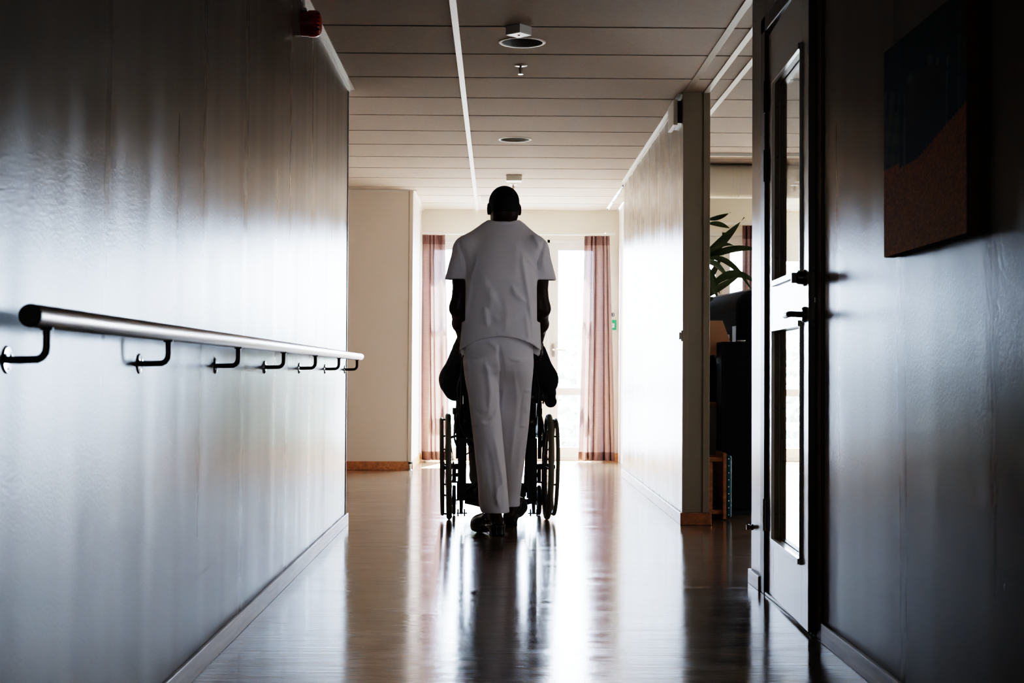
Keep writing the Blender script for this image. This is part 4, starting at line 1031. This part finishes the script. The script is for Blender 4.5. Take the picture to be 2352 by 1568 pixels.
def hand(S, w, d, s):
    w = np.array(w); d = np.array(d, float)/np.linalg.norm(d); up = np.array((0, 0, 1.)); sd = np.cross(d, up); sd /= np.linalg.norm(sd)
    S.cap(w, w+d*.07, .026, .028, k=.01, sq=(1, 1, 1.3))
    for j in range(4):
        b = w+d*.075+sd*(j-1.5)*.020; L_ = (.060, .072, .076, .062)[j]
        S.cap(b, b+d*L_*.5, .0095, .009, k=.004); S.cap(b+d*L_*.5, b+d*L_*.85-up*.022, .009, .008, k=.003)
    S.cap(w+d*.015-sd*s*.02, w+d*.065-sd*s*.048-up*.004, .012, .009, k=.008)
# left forearm on the arm pad, right forearm hanging outside
sp.cap(c(-.262, .02, .805), c(-.235, .22, .765), .042, .032, k=.02); hand(sp, c(-.233, .235, .762), (0, 1, -.05), 1)
sp.cap(c(.262, .02, .805), c(.290, .10, .725), .042, .034, k=.02); hand(sp, c(.290, .105, .716), (-.1, .95, -.25), -1)
V, F = sp.mesh(1)
sit = link('person', V, F, M['skin2'], origin=(.02, 8.5, .07), smooth=True)
tag(sit, 'person seated in the wheelchair in a black jacket, mostly hidden behind the caregiver', 'person')
jk = SDF((-.42, 8.18, .45), (.44, 8.85, 1.2), .008)
spbody(jk, .020)
for s in (-1, 1): jk.ell(c(.270*s, .0, .79), (.066, .075, .078), k=.04)
jk.cap(c(-.262, .02, .79), c(-.238, .20, .768), .058, .046, k=.03)
jk.cap(c(.266, .02, .79), c(.292, .085, .720), .058, .044, k=.02); jk.cap(c(.272, .09, .735), c(.304, .095, .672), .026, .036, k=.006)
jk.cap(c(-.15, -.05, .72), c(-.255, -.01, .72), .045, .045, k=.04); jk.cap(c(.15, -.05, .72), c(.245, -.01, .715), .045, .04, k=.04)
rg = random.Random(8)
jk.field(folds([([(rg.uniform(-.34, .36), rg.uniform(.66, 1.05)), (rg.uniform(-.34, .36), rg.uniform(.66, 1.05))], .016, rg.choice((-.006, .006))) for i in range(26)]), 'add')
V, F = jk.mesh(1); link('jacket', V, F, M['jacket'], sit, smooth=True)
gt = SDF((-.26, 8.20, .10), (.28, 9.05, .76), .008)
gt.loft([(.54, .018, 8.45, .185, .135), (.66, .018, 8.45, .180, .135), (.70, .018, 8.45, .172, .128)], k=0)
for s in (-1, 1):
    gt.cap(c(.105*s, .02, .605), c(.110*s, .43, .605), .095, .074, k=.03); gt.cap(c(.110*s, .43, .605), c(.098*s, .49, .20), .070, .056, k=.02)
gt.field(folds([([(rg.uniform(-.2, .2), rg.uniform(.15, .6)), (rg.uniform(-.2, .2), rg.uniform(.15, .6))], .02, .005) for i in range(14)]), 'add')
V, F = gt.mesh(1); link('trousers', V, F, M['grey'], sit, smooth=True)
hh = SDF((-.12, 8.28, 1.08), (.16, 8.66, 1.42), .007); hh.ell(c(0, .035, 1.262), (.080, .096, .098), k=0); hh.field(lambda X, Y, Z: np.maximum(1.19+np.clip((Y-8.47)*1.2, 0, .2)-Z, Y-8.56)+0*X); V, F = hh.mesh(1); link('hair', V, F, M['greyhair'], sit, smooth=True)
for s in (-1, 1):
    f = SDF((-.3, 8.75, .05), (.3, 9.25, .24), .007); f.cap(c(.096*s, .47, .112), c(.103*s, .66, .102), .042, .042, k=0, sq=(1, 1, 1.2)); f.cap(c(.096*s, .48, .14), c(.096*s, .49, .17), .046, .048, k=.02)
    f.field(lambda X, Y, Z: .0795-Z+0*X+0*Y); V, F = f.mesh(1); link('shoe', V, F, M['clog'], sit, smooth=True)

# ================================================================== CAMERA
F_, pit, yaw, roll = 3390.6, .02199, .01033, .00557
f = Vector((math.sin(yaw)*math.cos(pit), math.cos(yaw)*math.cos(pit), math.sin(pit)))
r0 = f.cross(Vector((0,0,1))).normalized(); u0 = r0.cross(f)
rr = r0*math.cos(roll)+u0*math.sin(roll); uu = -r0*math.sin(roll)+u0*math.cos(roll)
cd = bpy.data.cameras.new('camera'); cam = bpy.data.objects.new('camera', cd); COL.objects.link(cam)
cam.matrix_world = Matrix(((rr.x, uu.x, -f.x, 0), (rr.y, uu.y, -f.y, 0), (rr.z, uu.z, -f.z, .83), (0,0,0,1)))
cd.sensor_width = 36; cd.lens = F_*36/2352; cd.clip_start = .05; cd.clip_end = 300
cd.dof.use_dof = True; cd.dof.focus_distance = 7.6; cd.dof.aperture_fstop = 8
sc.camera = cam

# ================================================================== LIGHT
wd = bpy.data.worlds.new('sky'); sc.world = wd; nt, N, L = nodes(wd)
o_ = N.new('ShaderNodeOutputWorld'); b_ = N.new('ShaderNodeBackground'); b_.inputs[0].default_value = (.64, .77, 1.0, 1); b_.inputs[1].default_value = 90.
L.new(b_.outputs[0], o_.inputs[0])
sl = bpy.data.lights.new('sun', 'SUN'); sl.energy = 1100; sl.angle = .02; sl.color = (1, .93, .82)
so = bpy.data.objects.new('sun', sl); COL.objects.link(so); so.rotation_euler = Vector((-.10, -.62, -1)).to_track_quat('-Z', 'Y').to_euler()
def portal(x0, x1, z0, z1, y):
    l = bpy.data.lights.new('sky_portal', 'AREA'); l.shape = 'RECTANGLE'; l.size = x1-x0; l.size_y = z1-z0; l.cycles.is_portal = True
    o = bpy.data.objects.new('sky_portal', l); COL.objects.link(o); o.location = ((x0+x1)/2, y, (z0+z1)/2); o.rotation_euler = Vector((0,-1,0)).to_track_quat('-Z', 'Z').to_euler()
pl_ = bpy.data.lights.new('passage_fill', 'AREA'); pl_.shape = 'RECTANGLE'; pl_.size = 1.6; pl_.size_y = 1.3; pl_.energy = 13; pl_.color = (1, .93, .84)  # added lamp for light out of the passage onto the block; no window built
po = bpy.data.objects.new('passage_fill', pl_); COL.objects.link(po); po.location = (-3.15, 10.6, 1.4); po.rotation_euler = Vector((1,0,0)).to_track_quat('-Z', 'Z').to_euler()
rl_ = bpy.data.lights.new('day_room_side_fill', 'AREA'); rl_.shape = 'RECTANGLE'; rl_.size = 1.8; rl_.size_y = 1.4; rl_.energy = 30; rl_.color = (.80, .88, 1)  # added side fill shading the caregiver through the opening; that wall has no window
ro = bpy.data.objects.new('day_room_side_fill', rl_); COL.objects.link(ro); ro.location = (4.95, 6.2, 1.35); ro.rotation_euler = Vector((-1,.1,0)).to_track_quat('-Z', 'Z').to_euler()
fl_ = bpy.data.lights.new('corridor_fill_behind', 'AREA'); fl_.shape = 'RECTANGLE'; fl_.size = 1.3; fl_.size_y = 1.3; fl_.energy = .85; fl_.spread = math.radians(16); fl_.color = (.85, .92, 1)  # added narrow fill lamp behind the camera brightening the caregiver's back; no window there
fo = bpy.data.objects.new('corridor_fill_behind', fl_); COL.objects.link(fo); fo.location = (.1, Y0+.05, 1.35); fo.rotation_euler = Vector((-.01,1,-.02)).to_track_quat('-Z', 'Z').to_euler()
portal(-.70, 1.04, 0, 2.12, YB+.09); portal(2.5, 4.7, 0, 2.12, YB+.09); portal(1.24, 2.14, .1, 2.0, 12.14)
sc.view_settings.view_transform = 'Filmic'; sc.view_settings.look = 'Very High Contrast'; sc.view_settings.exposure = 0.; sc.view_settings.gamma = 1.
cy = sc.cycles
cy.use_adaptive_sampling = True; cy.adaptive_threshold = .04
cy.max_bounces = 8; cy.diffuse_bounces = 5; cy.glossy_bounces = 4; cy.transmission_bounces = 6; cy.transparent_max_bounces = 12
cy.sample_clamp_indirect = 8; cy.caustics_reflective = False; cy.caustics_refractive = False; cy.blur_glossy = .5
cy.use_denoising = True
